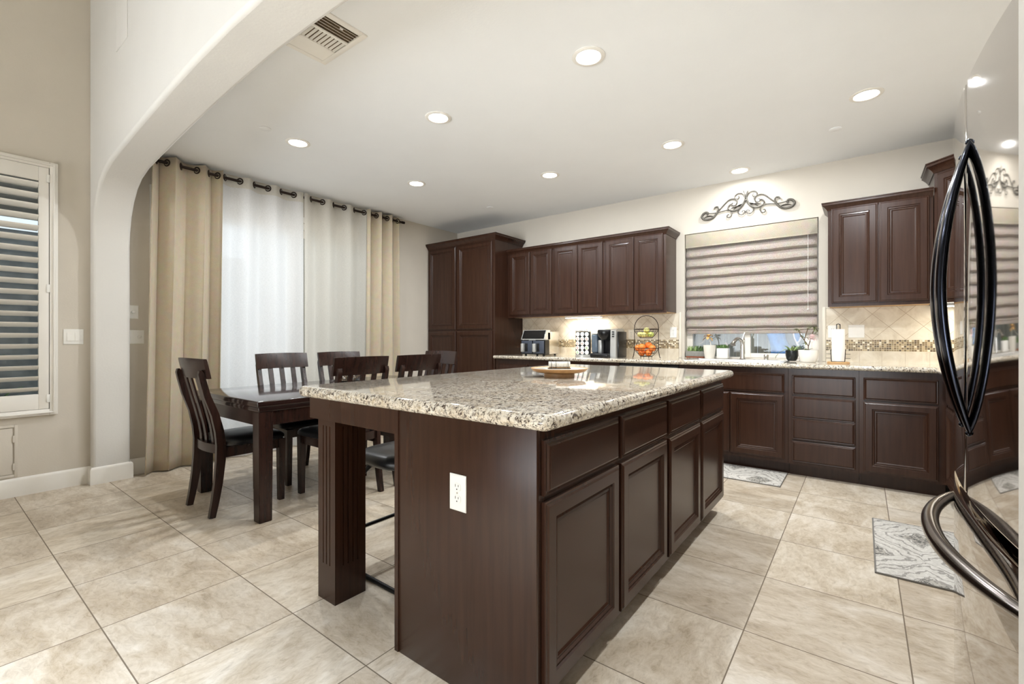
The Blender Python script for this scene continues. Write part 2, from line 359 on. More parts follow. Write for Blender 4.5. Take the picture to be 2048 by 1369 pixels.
# ------------------------------------------------------------------ mesh helpers
class MB:
    def __init__(s): s.bm = bmesh.new()
    def poly(s, vs, faces):
        V = [s.bm.verts.new(v) for v in vs]
        for f in faces:
            try: s.bm.faces.new([V[i] for i in f])
            except ValueError: pass
        return V
    def box(s, x0, x1, y0, y1, z0, z1, bev=0.0, seg=2, M=None):
        c = [(x0, y0, z0), (x1, y0, z0), (x1, y1, z0), (x0, y1, z0), (x0, y0, z1), (x1, y0, z1), (x1, y1, z1), (x0, y1, z1)]
        fs = [(3, 2, 1, 0), (4, 5, 6, 7), (0, 1, 5, 4), (1, 2, 6, 5), (2, 3, 7, 6), (3, 0, 4, 7)]
        t = bmesh.new(); V = [t.verts.new(v) for v in c]
        for f in fs: t.faces.new([V[i] for i in f])
        if bev: bmesh.ops.bevel(t, geom=list(t.edges), offset=bev, segments=seg, affect='EDGES', profile=0.5)
        if M is not None: bmesh.ops.transform(t, matrix=M, verts=t.verts)
        s.merge(t)
        return s
    def merge(s, t):
        t.verts.index_update()
        V = [s.bm.verts.new(v.co) for v in t.verts]
        for f in t.faces:
            try: s.bm.faces.new([V[v.index] for v in f.verts])
            except ValueError: pass
        t.free()
    def prism(s, pts, f, n=None):
        """pts: 2D outline; f(p, k) maps 2D point to 3D for k=0,1"""
        k = len(pts)
        vs = [f(p, 0) for p in pts] + [f(p, 1) for p in pts]
        fs = [tuple(range(k - 1, -1, -1)), tuple(range(k, 2 * k))] + [(i, (i + 1) % k, k + (i + 1) % k, k + i) for i in range(k)]
        s.poly(vs, fs); return s
    def tube(s, pts, r, n=10, closed=False, flat=1.0):
        P = [Vector(p) for p in pts]; m = len(P)
        R = r if isinstance(r, (list, tuple)) else [r] * m
        rings = []; up = None
        for i in range(m):
            a = P[(i - 1) % m] if (closed or i > 0) else P[i]; c = P[(i + 1) % m] if (closed or i < m - 1) else P[i]
            t = (c - a)
            t = t.normalized() if t.length > 1e-9 else Vector((0, 0, 1))
            if up is None:
                up = Vector((0, 0, 1)) if abs(t.z) < 0.9 else Vector((1, 0, 0))
                up = (up - t * up.dot(t)).normalized()
            else:
                u2 = up - t * up.dot(t)
                up = u2.normalized() if u2.length > 1e-6 else up
            sd = t.cross(up)
            rings.append([P[i] + (up * math.cos(2 * PI * k / n) + sd * math.sin(2 * PI * k / n) * flat) * R[i] for k in range(n)])
        V = [[s.bm.verts.new(v) for v in rg] for rg in rings]
        for i in range(m if closed else m - 1):
            A, B = V[i], V[(i + 1) % m]
            for k in range(n): s.bm.faces.new((A[k], A[(k + 1) % n], B[(k + 1) % n], B[k]))
        if not closed:
            s.bm.faces.new(V[0][::-1]); s.bm.faces.new(V[-1])
        return s
    def lathe(s, prof, c=(0, 0, 0), n=28, sx=1.0, sy=1.0):
        V = []
        for r, z in prof:
            if r < 1e-6: V.append([s.bm.verts.new((c[0], c[1], c[2] + z))])
            else: V.append([s.bm.verts.new((c[0] + r * sx * math.cos(2 * PI * k / n), c[1] + r * sy * math.sin(2 * PI * k / n), c[2] + z)) for k in range(n)])
        for A, B in zip(V, V[1:]):
            for k in range(n):
                k2 = (k + 1) % n
                if len(A) == 1 and len(B) == 1: continue
                if len(A) == 1: s.bm.faces.new((A[0], B[k2], B[k]))
                elif len(B) == 1: s.bm.faces.new((A[k], A[k2], B[0]))
                else: s.bm.faces.new((A[k], A[k2], B[k2], B[k]))
        if len(V[0]) > 1: s.bm.faces.new(V[0][::-1])
        if len(V[-1]) > 1: s.bm.faces.new(V[-1])
        return s
    def ball(s, c, r, n=16, sq=(1, 1, 1)):
        m = n // 2
        prof = [(math.sin(PI * i / m), -math.cos(PI * i / m)) for i in range(m + 1)]
        t = MB(); t.lathe([(a if 0 < i < m else 0, b) for i, (a, b) in enumerate(prof)], n=n)
        bmesh.ops.transform(t.bm, matrix=Matrix.Translation(c) @ Matrix.Diagonal((r * sq[0], r * sq[1], r * sq[2], 1)), verts=t.bm.verts)
        s.merge(t.bm); return s
    def rings(s, M, w, h, steps):
        """nested rectangles in local (u,v,d); steps: (inset, depth outwards)"""
        R = []
        for ins, d in steps:
            R.append([s.bm.verts.new(M @ Vector(p)) for p in ((ins, ins, d), (w - ins, ins, d), (w - ins, h - ins, d), (ins, h - ins, d))])
        for A, B in zip(R, R[1:]):
            for k in range(4): s.bm.faces.new((A[k], A[(k + 1) % 4], B[(k + 1) % 4], B[k]))
        s.bm.faces.new(R[-1]); s.bm.faces.new(R[0][::-1])
        return s
    def sweep(s, prof, path, z=0.0, closed=False):
        """prof: (out, up); path: 2D points, out = to the right of travel; mitred"""
        m = len(path); P = [Vector((p[0], p[1])) for p in path]
        rows = []
        for i in range(m):
            def nrm(a, b):
                d = (b - a).normalized(); return Vector((d.y, -d.x))
            ns = []
            if i > 0 or closed: ns.append(nrm(P[i - 1], P[i]))
            if i < m - 1 or closed: ns.append(nrm(P[i], P[(i + 1) % m]))
            nv = ns[0] if len(ns) == 1 else (ns[0] + ns[1]) / max(0.2, (1 + ns[0].dot(ns[1])))
            rows.append([s.bm.verts.new((P[i].x + nv.x * o, P[i].y + nv.y * o, z + u)) for o, u in prof])
        k = len(prof)
        for i in range(m if closed else m - 1):
            A, B = rows[i], rows[(i + 1) % m]
            for j in range(k): s.bm.faces.new((A[j], A[(j + 1) % k], B[(j + 1) % k], B[j]))
        if not closed:
            s.bm.faces.new(rows[0][::-1]); s.bm.faces.new(rows[-1])
        return s
    def sheet(s, grid):
        V = [[s.bm.verts.new(p) for p in row] for row in grid]
        for i in range(len(V) - 1):
            for j in range(len(V[0]) - 1): s.bm.faces.new((V[i][j], V[i][j + 1], V[i + 1][j + 1], V[i + 1][j]))
        return s
    def leaf(s, base, tip, width, bend=0.02, n=6, thick=0.0012):
        b, t = Vector(base), Vector(tip); d = t - b; ln = d.length
        side = d.cross(Vector((0, 0, 1)))
        side = side.normalized() if side.length > 1e-6 else Vector((1, 0, 0))
        nr = side.cross(d).normalized()
        top, bot, l, r = [], [], [], []
        for i in range(n + 1):
            f = i / n; w = width * 0.5 * math.sin(PI * min(1, f * 0.92 + 0.06)) ** 0.8 if 0 < i < n else width * 0.04
            c = b + d * f + nr * (bend * math.sin(PI * f))
            l.append(s.bm.verts.new(c - side * w + nr * w * 0.25)); r.append(s.bm.verts.new(c + side * w + nr * w * 0.25))
            top.append(s.bm.verts.new(c + nr * thick)); bot.append(s.bm.verts.new(c - nr * thick))
        for i in range(n):
            for A, B in ((l, top), (top, r), (r, bot), (bot, l)): s.bm.faces.new((A[i], B[i], B[i + 1], A[i + 1]))
        return s
    def obj(s, name, mat, parent=None, angle=38, smooth=True):
        bmesh.ops.recalc_face_normals(s.bm, faces=s.bm.faces)
        if parent is not None:
            off = Vector(parent.get('_o', (0, 0, 0))); 
            for v in s.bm.verts: v.co -= off
        me = bpy.data.meshes.new(name); s.bm.to_mesh(me); s.bm.free()
        if smooth:
            me.polygons.foreach_set('use_smooth', [True] * len(me.polygons)); me.set_sharp_from_angle(angle=math.radians(angle))
        o = bpy.data.objects.new(name, me); COL.objects.link(o)
        for m_ in (mat if isinstance(mat, (list, tuple)) else [mat]): me.materials.append(MAT[m_])
        if parent is not None:
            o.parent = parent; o['_o'] = tuple(parent.get('_o', (0, 0, 0)))
        return o
def tag(o, label=None, cat=None, group=None, kind=None):
    if label: o['label'] = label
    if cat: o['category'] = cat
    if group: o['group'] = group
    if kind: o['kind'] = kind
    return o
def thing(name, label, cat, loc=(0, 0, 0), group=None):
    o = bpy.data.objects.new(name, None); COL.objects.link(o); o.location = loc; o.empty_display_size = 0.1
    o['_o'] = tuple(loc); return tag(o, label, cat, group)
def struct(mb, name, mat, parent=None, **kw):
    o = mb.obj(name, mat, parent, **kw)
    if parent is None: o['kind'] = 'structure'
    return o
def copy_tree(o, parent=None):
    c = o.copy(); COL.objects.link(c)
    if parent is not None: c.parent = parent
    for ch in list(o.children): copy_tree(ch, c)
    return c
def catmull(pts, sub=6, closed=False):
    P = [Vector(p) for p in pts]; out = []; m = len(P)
    for i in range(m if closed else m - 1):
        p0 = P[(i - 1) % m] if closed or i > 0 else P[i]; p1 = P[i]; p2 = P[(i + 1) % m]
        p3 = P[(i + 2) % m] if closed or i + 2 < m else P[(i + 1) % m]
        for k in range(sub):
            t = k / sub
            out.append(0.5 * ((2 * p1) + (p2 - p0) * t + (2 * p0 - 5 * p1 + 4 * p2 - p3) * t * t + (3 * p1 - p0 - 3 * p2 + p3) * t ** 3))
    if not closed: out.append(P[-1])
    return out
def lerp(a, b, t): return a + (b - a) * t

# ------------------------------------------------------------------ room shell
XL, XR, YB, ZC = -4.89, 1.04, 5.04, 2.743     # kitchen walls and ceiling
YA0, YA1 = 0.87, 1.105                        # arch wall faces
XJ0, XJ1 = -4.80, 0.200                       # arch jambs
GX, GY, GZ = 2.6, -4.6, 5.0                   # great room

def slab(name, mat, x0, x1, y0, y1, z0, z1):
    return struct(MB().box(x0, x1, y0, y1, z0, z1), name, mat)
struct(MB().box(XL - 0.15, GX + 0.1, GY - 0.1, YB + 0.15, -0.1, 0.0), 'floor', 'floor')
slab('ceiling', 'ceiling', XL - 0.15, XR + 0.15, YA1 - 0.12, YB + 0.15, ZC, ZC + 0.1)
slab('ceiling_great_room', 'ceiling', XL - 0.15, GX + 0.1, GY - 0.1, YA1, GZ, GZ + 0.1)

def wall_with_holes(name, axis, a0, a1, z0, z1, t0, t1, holes):
    """holes: (a0,a1,z0,z1); axis 'x': runs along x with y thickness t0..t1"""
    xs = sorted({a0, a1} | {h[0] for h in holes} | {h[1] for h in holes}); zs = sorted({z0, z1} | {h[2] for h in holes} | {h[3] for h in holes})
    mb = MB()
    def inside(a, z): return any(h[0] < a < h[1] and h[2] < z < h[3] for h in holes)
    # faces built per cell on both sides plus reveals: simple boxes merged by columns
    for i in range(len(xs) - 1):
        run = None
        for j in range(len(zs)):
            solid = j < len(zs) - 1 and not inside((xs[i] + xs[i + 1]) / 2, (zs[j] + zs[j + 1]) / 2)
            if solid and run is None: run = zs[j]
            if not solid and run is not None:
                b = (xs[i], xs[i + 1], t0, t1, run, zs[j]) if axis == 'x' else (t0, t1, xs[i], xs[i + 1], run, zs[j])
                mb.box(*b); run = None
    return struct(mb, name, 'wall')
# side wall with the patio door and the shuttered window
SH = (-0.95, 0.645, 0.62, 2.43)
DR = (1.32, 3.72, 0.0, 2.42)
wall_with_holes('wall_left', 'y', GY, YB + 0.15, 0, GZ, XL - 0.15, XL, [SH, DR])
WN = (-1.515, -0.318, 0.94, 2.262)
wall_with_holes('wall_back', 'x', XL, XR + 0.15, 0, ZC, YB, YB + 0.15, [WN])
slab('wall_right', 'wall', XR, XR + 0.15, YA1, YB, 0, ZC)
slab('wall_rear', 'wall', XL, GX, GY - 0.15, GY, 0, GZ)
slab('wall_great_room_right', 'wall', GX, GX + 0.15, GY, YA1, 0, GZ)
# arch wall
half = [(-4.80, 0.0), (-4.80, 1.90), (-4.785, 2.02), (-4.745, 2.14), (-4.68, 2.24), (-4.59, 2.325), (-4.47, 2.385), (-4.30, 2.425), (-4.0, 2.455), (-3.7, 2.483), (-3.38, 2.508), (-3.0, 2.535), (-2.65, 2.552), (-2.2965, 2.56)]
cx = (XJ0 + XJ1) / 2
arch = half + [(2 * cx - x, z) for x, z in reversed(half[:-1])]
outl = [(XL, 0.0)] + arch + [(GX, 0.0), (GX, GZ), (XL, GZ)]
mb = MB()
# strips: triangulate the outline as columns for clean shading
def arch_fn(p, k): return (p[0], YA0 if k == 0 else YA1, p[1])
mb.prism(outl, arch_fn)
o = struct(mb, 'wall_arch', 'arch_lit_tone', angle=30)
bv = o.modifiers.new('bevel', 'BEVEL'); bv.width = 0.022; bv.segments = 4; bv.limit_method = 'ANGLE'; bv.angle_limit = math.radians(60)
# recessed access panel high on the arch wall
tag(MB().box(-4.10, -3.835, YA0 - 0.006, YA0 + 0.002, 3.13, 3.9, 0.002).obj('wall_panel', 'arch_lit_tone'), 'painted panel set high on the wall above the arch', 'wall panel')

# baseboards
BP = [(0, 0), (0.016, 0), (0.016, 0.115), (0.011, 0.128), (0.006, 0.134), (0, 0.134)]
struct(MB().sweep(BP, [(XL, GY), (XL, YA0), (XJ0, YA0), (XJ0, YA1), (XL, YA1), (XL, 1.235)][::1]), 'baseboard_left', 'white_trim')
struct(MB().sweep(BP, [(XL, 3.80), (XL, 4.43)]), 'baseboard_dining', 'white_trim')
struct(MB().sweep(BP, [(XJ1, YA1), (XJ1, YA0), (GX, YA0)]), 'baseboard_jamb', 'white_trim')

# ------------------------------------------------------------------ patio door, its casing
d = struct(MB().box(XL - 0.13, XL - 0.02, DR[0], DR[0] + 0.07, 0.0, DR[3]).box(XL - 0.13, XL - 0.02, DR[1] - 0.07, DR[1], 0.0, DR[3])
           .box(XL - 0.13, XL - 0.02, DR[0] + 0.07, DR[1] - 0.07, DR[3] - 0.07, DR[3]).box(XL - 0.13, XL - 0.02, DR[0] + 0.07, DR[1] - 0.07, 0.0, 0.05), 'door_1', 'vinyl')
ym = (DR[0] + DR[1]) / 2
for (a, b_, xo) in ((DR[0] + 0.07, ym + 0.03, -0.05), (ym - 0.03, DR[1] - 0.07, -0.10)):
    x0, x1 = XL + xo - 0.015, XL + xo + 0.015
    MB().box(x0, x1, a, a + 0.07, 0.05, 2.35).box(x0, x1, b_ - 0.07, b_, 0.05, 2.35).box(x0, x1, a + 0.07, b_ - 0.07, 2.27, 2.35).box(x0, x1, a + 0.07, b_ - 0.07, 0.05, 0.15).obj('door_sash', 'vinyl', d)
    MB().box((x0 + x1) / 2 - 0.003, (x0 + x1) / 2 + 0.003, a + 0.07, b_ - 0.07, 0.15, 2.27).obj('pane', 'glass', d)
CP = [(0, 0), (0.0, 0.0)]
mb = MB()
for (a, b_) in ((DR[0] - 0.065, DR[0] + 0.005), (DR[1] - 0.005, DR[1] + 0.065)): mb.box(XL, XL + 0.018, a, b_, 0, DR[3] + 0.0, 0.004)
mb.box(XL, XL + 0.018, DR[0] - 0.065, DR[1] + 0.065, DR[3] - 0.0, DR[3] + 0.06, 0.004)
for (a, b_) in ((DR[0] - 0.052, DR[0] - 0.02),): mb.box(XL + 0.015, XL + 0.026, a, b_, 0, DR[3] + 0.03, 0.003)
struct(mb, 'trim_1', 'white_trim')

# ------------------------------------------------------------------ shuttered window
w2 = struct(MB().box(XL - 0.12, XL - 0.05, SH[0], SH[0] + 0.05, SH[2], SH[3]).box(XL - 0.12, XL - 0.05, SH[1] - 0.05, SH[1], SH[2], SH[3])
            .box(XL - 0.12, XL - 0.05, SH[0] + 0.05, SH[1] - 0.05, SH[2], SH[2] + 0.05).box(XL - 0.12, XL - 0.05, SH[0] + 0.05, SH[1] - 0.05, SH[3] - 0.05, SH[3]), 'window_2', 'vinyl')
MB().box(XL - 0.09, XL - 0.084, SH[0] + 0.05, SH[1] - 0.05, SH[2] + 0.05, SH[3] - 0.05).obj('pane', 'glass', w2)
sh = thing('plantation_shutter', 'white plantation shutter with open louvers on the window', 'shutter', (XL, -0.15, 0.575))
def frame_prof(mb, y0, y1, z0, z1, w, x0, x1, bev=0.004):
    mb.box(x0, x1, y0, y0 + w, z0, z1, bev); mb.box(x0, x1, y1 - w, y1, z0, z1, bev)
    mb.box(x0, x1, y0 + w, y1 - w, z0, z0 + w, bev); mb.box(x0, x1, y0 + w, y1 - w, z1 - w, z1, bev); return mb
mb = frame_prof(MB(), SH[0] - 0.04, 0.685, 0.575, 2.475, 0.045, XL, XL + 0.03)
frame_prof(mb, SH[0] - 0.025, 0.670, 0.590, 2.46, 0.012, XL + 0.028, XL + 0.042, 0.003)
mb.obj('shutter_frame', 'white_trim', sh)
ya, yb = -0.15, 0.636
for (y0, y1) in ((SH[0] + 0.01, -0.155), (ya, yb)):
    pn = MB().box(XL + 0.0, XL + 0.028, y0, y0 + 0.055, 0.622, 2.428, 0.003).box(XL, XL + 0.028, y1 - 0.055, y1, 0.622, 2.428, 0.003) \
        .box(XL, XL + 0.028, y0 + 0.055, y1 - 0.055, 0.622, 0.735, 0.003).box(XL, XL + 0.028, y0 + 0.055, y1 - 0.055, 2.322, 2.428, 0.003).obj('shutter_panel', 'white_trim', sh)
    nl = 20
    for i in range(nl):
        z = 0.772 + i * (2.288 - 0.772) / (nl - 1)
        Mx = Matrix.Translation((XL + 0.014, 0, z)) @ Matrix.Rotation(math.radians(-24), 4, 'Y')
        t = MB(); ell = [(0.040 * math.cos(a * PI / 6), 0.0075 * math.sin(a * PI / 6)) for a in range(12)]
        t.prism(ell, lambda p, k: tuple(Mx @ Vector((p[0], y0 + 0.057 if k == 0 else y1 - 0.057, p[1]))))
        t.obj('louver', 'white_trim', pn)
for z in (0.70, 1.525, 2.35):
    MB().box(XL + 0.028, XL + 0.034, 0.622, 0.640, z - 0.03, z + 0.03, 0.002).obj('hinge', 'white_plastic', sh)

# ------------------------------------------------------------------ sink window
yw = YB + 0.085
w1 = struct(MB().box(WN[0], WN[0] + 0.06, yw, yw + 0.05, WN[2], WN[3]).box(WN[1] - 0.06, WN[1], yw, yw + 0.05, WN[2], WN[3])
            .box(WN[0] + 0.06, WN[1] - 0.06, yw, yw + 0.05, WN[2], WN[2] + 0.02).box(WN[0] + 0.06, WN[1] - 0.06, yw, yw + 0.05, WN[3] - 0.05, WN[3])
            .box(-0.944, -0.894, yw - 0.012, yw + 0.045, WN[2] + 0.02, WN[3] - 0.05), 'window_1', 'vinyl')
MB().box(-0.894, WN[1] - 0.06, yw - 0.006, yw + 0.03, WN[2] + 0.02, WN[2] + 0.062).box(-0.43, -0.378, yw - 0.006, yw + 0.03, WN[2] + 0.062, WN[3] - 0.05).obj('sash', 'vinyl', w1)
MB().box(WN[0] + 0.06, WN[1] - 0.06, yw + 0.02, yw + 0.024, WN[2] + 0.02, WN[3] - 0.05).obj('pane', 'glass', w1)

# ------------------------------------------------------------------ outside
gr = struct(MB().box(-14, 6, 5.3, 10, -0.16, -0.1).box(-14, XL - 0.2, -6, 5.3, -0.16, -0.1), 'ground_patio', 'concrete')
fn = thing('wooden_fence', 'weathered grey board fence beyond the sink window', 'fence', (-1, 7.4, -0.1))
x = -4.2; i = 0
while x < 2.6:
    MB().box(x, x + 0.138, 7.40 + random.uniform(-0.006, 0.006), 7.42, -0.1, 1.85 + random.uniform(-0.01, 0.01)).obj('board', 'fence', fn); x += 0.143
MB().box(-4.2, 2.6, 7.43, 7.47, 0.3, 0.39).box(-4.2, 2.6, 7.43, 7.47, 1.4, 1.49).obj('rail', 'fence', fn)
# blue tarp bundle leaning on the fence
g = []
for i in range(15):
    row = []
    for j in range(15):
        u, v = i / 14, j / 14
        xx = lerp(-1.12 + 0.08 * (1 - v), -0.66, u) + 0.03 * math.sin(7 * v + 3 * u); zz = lerp(0.80, 1.75, v)
        row.append((xx, 7.33 - 0.10 * math.sin(PI * u) * (1 - 0.3 * v) + 0.02 * math.sin(13 * u + 9 * v), zz - 0.0))
    g.append(row)
mb = MB().sheet(g); t = mb.obj('blue_tarp', 'blue_tarp'); so = t.modifiers.new('solid', 'SOLIDIFY'); so.thickness = 0.02; so.offset = 1
tag(t, 'crumpled blue tarp hung against the fence outside the sink window', 'tarp')
tag(MB().tube(catmull([(-0.80, 7.2, 1.75), (-0.79, 7.18, 1.3), (-0.76, 7.2, 1.12), (-0.70, 7.22, 1.04), (-0.67, 7.24, 1.0)], 5), 0.05, 10).obj('grey_hose', 'grey_hose'), 'thick grey hose end hanging in front of the blue tarp', 'hose')
tag(MB().tube(catmull([(-0.74, 7.15, 1.75), (-0.735, 7.15, 1.25), (-0.70, 7.15, 1.10), (-0.665, 7.15, 1.04), (-0.685, 7.15, 1.09), (-0.655, 7.15, 1.14), (-0.64, 7.15, 1.3), (-0.645, 7.15, 1.75)], 5), 0.009, 8).obj('rope', 'pink_cord'), 'pale pink cord looped beside the blue tarp', 'cord')
tag(MB().box(-8.2, XL - 0.22, -6, 1.05, 2.62, 2.72).obj('patio_roof', 'soffit'), 'dark patio roof above the shuttered window', 'patio roof')
tag(MB().box(-9.3, -9.1, -6, 9, -0.1, 2.62).obj('neighbor_building', 'dark_stucco'), 'dark stucco building across the patio', 'building')
tag(MB().box(-6.6, -6.45, 2.75, 5.0, -0.1, 2.9).obj('light_block_wall', 'block_stucco'), 'pale stucco wall slab added outside to dim the ivory sheer', 'wall')  # added slab that blocks outdoor light behind the ivory sheer
tag(MB().box(-8.1, -7.9, -0.2, 0.0, -0.1, 2.62).obj('patio_post', 'dark_stucco'), 'dark post carrying the patio roof', 'post')
mb = MB()
for i in range(110):
    a = random.uniform(0, 2 * PI); r = random.random() ** 0.5 * 0.5; z = random.uniform(0.0, 1.25)
    r *= 1.0 - 0.5 * abs(z - 0.55)
    b0 = Vector((-7.2 + r * math.cos(a), 0.30 + r * math.sin(a) * 0.6, z)); mb.leaf(b0, b0 + Vector((random.uniform(-.16, .16), random.uniform(-.16, .16), random.uniform(.03, .16))), 0.09, 0.02, 4)
mb.tube([(-7.2, 0.3, -0.1), (-7.2, 0.3, 0.9)], 0.03)
tag(mb.obj('patio_shrub', 'shrub'), 'green leafy shrub seen through the shutter louvers', 'shrub')

# ------------------------------------------------------------------ cabinets
DOOR = [(0, -0.019), (0, -0.007), (0.004, -0.0045), (0.008, -0.0045), (0.014, 0.0), (0.052, 0.0), (0.056, -0.006), (0.064, -0.0045), (0.069, -0.011), (0.077, -0.0105), (0.084, -0.0155), (0.085, -0.0155)]
SLAB = [(0, -0.019), (0, -0.009), (0.005, -0.006), (0.010, -0.0065), (0.015, -0.001), (0.019, 0.0), (0.022, 0.0)]
def face_y(x0, z0, y):   # front facing -Y ; u=+x, v=+z, d=-y
    return Matrix(((1, 0, 0, x0), (0, 0, -1, y), (0, 1, 0, z0), (0, 0, 0, 1)))
def face_x(y0, z0, x):   # front facing +X ; u=+y, v=+z, d=+x
    return Matrix(((0, 0, 1, x), (1, 0, 0, y0), (0, 1, 0, z0), (0, 0, 0, 1)))
def face_nx(y1, z0, x):  # front facing -X ; u=-y
    return Matrix(((0, 0, -1, x), (-1, 0, 0, y1), (0, 1, 0, z0), (0, 0, 0, 1)))
def panel(par, name, M, w, h, prof): return MB().rings(M, w, h, prof).obj(name, 'cabinet', par, smooth=False)
CROWN = [(0, 0), (0.006, 0.0), (0.010, 0.012), (0.022, 0.028), (0.040, 0.046), (0.046, 0.050), (0.046, 0.066), (0.052, 0.070), (0.052, 0.078), (0, 0.078)]

def crown(par, path, z, sc=1.0): return MB().sweep([(a * sc, b * sc) for a, b in CROWN], path, z).obj('crown_molding', 'cabinet', par, angle=25)

# pantry
PX0, PX1, PY = XL + 0.004, -3.662, 4.452
p = thing('pantry_cabinet', 'tall espresso pantry cabinet in the corner past the curtains', 'cabinet', ((PX0 + PX1) / 2, 4.75, 0))
MB().box(PX0, PX1, PY, YB - 0.002, 0.10, 2.40).box(PX0, PX1, PY + 0.075, YB - 0.002, 0.0, 0.10).obj('cabinet_body', 'cabinet', p)
for (a, b_) in ((-4.868, -4.335), (-4.312, -3.70)):
    panel(p, 'door', face_y(a, 1.268, PY - 0.020), b_ - a, 2.382 - 1.268, DOOR)
    panel(p, 'door', face_y(a, 0.13, PY - 0.020), b_ - a, 1.246 - 0.13, DOOR)
crown(p, [(PX0, PY), (PX1, PY), (PX1, YB - 0.002)], 2.392)

# upper cabinets
UY, UZ0, UZ1 = 4.712, 1.415, 2.246
def upper(name, label, x0, x1, doors, ends, group=None):
    c = thing(name, label, 'cabinet', ((x0 + x1) / 2, 4.87, UZ0), group)
    MB().box(x0, x1, UY, YB - 0.002, UZ0 + 0.012, UZ1).box(x0, x1, UY, UY + 0.02, UZ0, UZ0 + 0.012).obj('cabinet_body', 'cabinet', c)
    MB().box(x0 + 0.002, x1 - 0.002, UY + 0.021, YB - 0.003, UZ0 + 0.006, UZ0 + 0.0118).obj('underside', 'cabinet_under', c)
    for a, b_ in doors: panel(c, 'door', face_y(a, 1.442, UY - 0.020), b_ - a, 2.238 - 1.442, DOOR)
    path = [(x0, UY), (x1, UY)]
    if ends[0]: path = [(x0, YB - 0.002)] + path
    if ends[1]: path = path + [(x1, YB - 0.002)]
    crown(c, path, UZ1 - 0.022, 0.85)
    return c
GU = 'espresso wall cabinets along the sink wall'
upper('wall_cabinet', 'espresso wall cabinet beside the tall pantry, above the air fryer', -3.658, -2.967, [(-3.625, -3.305), (-3.298, -2.985)], (0, 0), GU)
upper('wall_cabinet', 'espresso wall cabinet above the coffee pod rack, between two others', -2.965, -2.297, [(-2.950, -2.634), (-2.627, -2.312)], (0, 0), GU)
upper('wall_cabinet', 'espresso wall cabinet beside the shaded window, above the fruit basket', -2.295, -1.604, [(-2.278, -1.951), (-1.944, -1.632)], (0, 1), GU)
upper('wall_cabinet', 'espresso wall cabinet above the paper towels', -0.232, 0.428, [(-0.208, 0.098), (0.105, 0.405)], (1, 0), GU)
# diagonal corner cabinet
c = thing('corner_cabinet', 'taller angled corner wall cabinet half hidden by the refrigerator', 'cabinet', (0.75, 4.75, UZ0))
A, B = (0.432, UY - 0.012), (0.712, 4.42)
outl = [(0.432, YB - 0.002), A, B, (XR - 0.002, 4.42), (XR - 0.002, YB - 0.002)]
MB().prism(outl, lambda q, k: (q[0], q[1], UZ0 if k == 0 else 2.41)).obj('cabinet_body', 'cabinet', c)
dv = Vector((B[0] - A[0], B[1] - A[1])); wl = dv.length; dv /= wl; nv = Vector((dv.y, -dv.x))
Md = Matrix(((dv.x, 0, nv.x, A[0] + nv.x * 0.02 + dv.x * 0.03), (dv.y, 0, nv.y, A[1] + nv.y * 0.02 + dv.y * 0.03), (0, 1, 0, 1.442), (0, 0, 0, 1)))
panel(c, 'door', Md, wl - 0.06, 2.385 - 1.442, DOOR)
crown(c, [(0.432, YB - 0.002), A, B, (XR - 0.002, 4.42)], 2.396)

# base cabinets
BY, BZ1 = 4.462, 0.898
TOE = 4.542
def base(label, x0, x1, fronts, group='espresso base cabinets along the sink wall', name='base_cabinet', zhi=BZ1):
    c = thing(name, label, 'cabinet', ((x0 + x1) / 2, 4.75, 0), group)
    MB().box(x0, x1, BY, YB - 0.002, 0.105, zhi).box(x0, x1, TOE, YB - 0.002, 0.0, 0.105).obj('cabinet_body', 'cabinet', c)
    for nm, a, b_, z0, z1 in fronts: panel(c, nm, face_y(a, z0, BY - 0.020), b_ - a, z1 - z0, DOOR if nm == 'door' else SLAB)
    return c
base('espresso base cabinet under the air fryer, against the pantry', -3.658, -3.145, [('drawer', -3.60, -3.165, 0.685, 0.838), ('door', -3.60, -3.165, 0.13, 0.672)])
base('wide espresso base cabinet under the coffee maker', -3.143, -2.006, [('drawer', -3.115, -2.585, 0.685, 0.838), ('door', -3.115, -2.585, 0.13, 0.672), ('drawer', -2.565, -2.03, 0.685, 0.838), ('door', -2.565, -2.03, 0.13, 0.672)])
base('espresso sink base cabinet under the window with a false drawer front', -1.392, -0.495, [('drawer', -1.36, -0.521, 0.687, 0.850), ('door', -1.36, -0.946, 0.133, 0.674), ('door', -0.939, -0.521, 0.133, 0.674)], zhi=0.70)
bc = [o_ for o_ in COL.objects if o_.name.startswith('base_cabinet')][-1]
MB().box(-1.392, -0.495, BY, BY + 0.022, 0.701, BZ1).obj('top_rail', 'cabinet', bc)
base('espresso drawer cabinet with a stack of four drawers', -0.493, -0.022, [('drawer', -0.466, -0.043, 0.683, 0.846), ('drawer', -0.466, -0.043, 0.490, 0.670), ('drawer', -0.466, -0.043, 0.314, 0.494 - 0.006), ('drawer', -0.466, -0.043, 0.127, 0.300)], name='drawer_cabinet')
base('espresso base cabinet with one drawer over one door, beside the refrigerator', -0.020, 0.478, [('drawer', 0.006, 0.433, 0.675, 0.848), ('door', 0.006, 0.433, 0.125, 0.662)])
c = thing('corner_base_cabinet', 'espresso base cabinet running behind the refrigerator along the side wall', 'cabinet', (0.76, 3.6, 0))
MB().box(0.48, XR - 0.002, 2.20, YB - 0.002, 0.105, BZ1).box(0.555, XR - 0.002, 2.20, YB - 0.002, 0, 0.105).obj('cabinet_body', 'cabinet', c)
for (a, b_) in ((4.38, 3.86), (3.84, 3.3), (3.28, 2.74), (2.72, 2.22)):
    panel(c, 'drawer', face_nx(a, 0.685, 0.46), a - b_, 0.155, SLAB); panel(c, 'door', face_nx(a, 0.13, 0.46), a - b_, 0.54, DOOR)
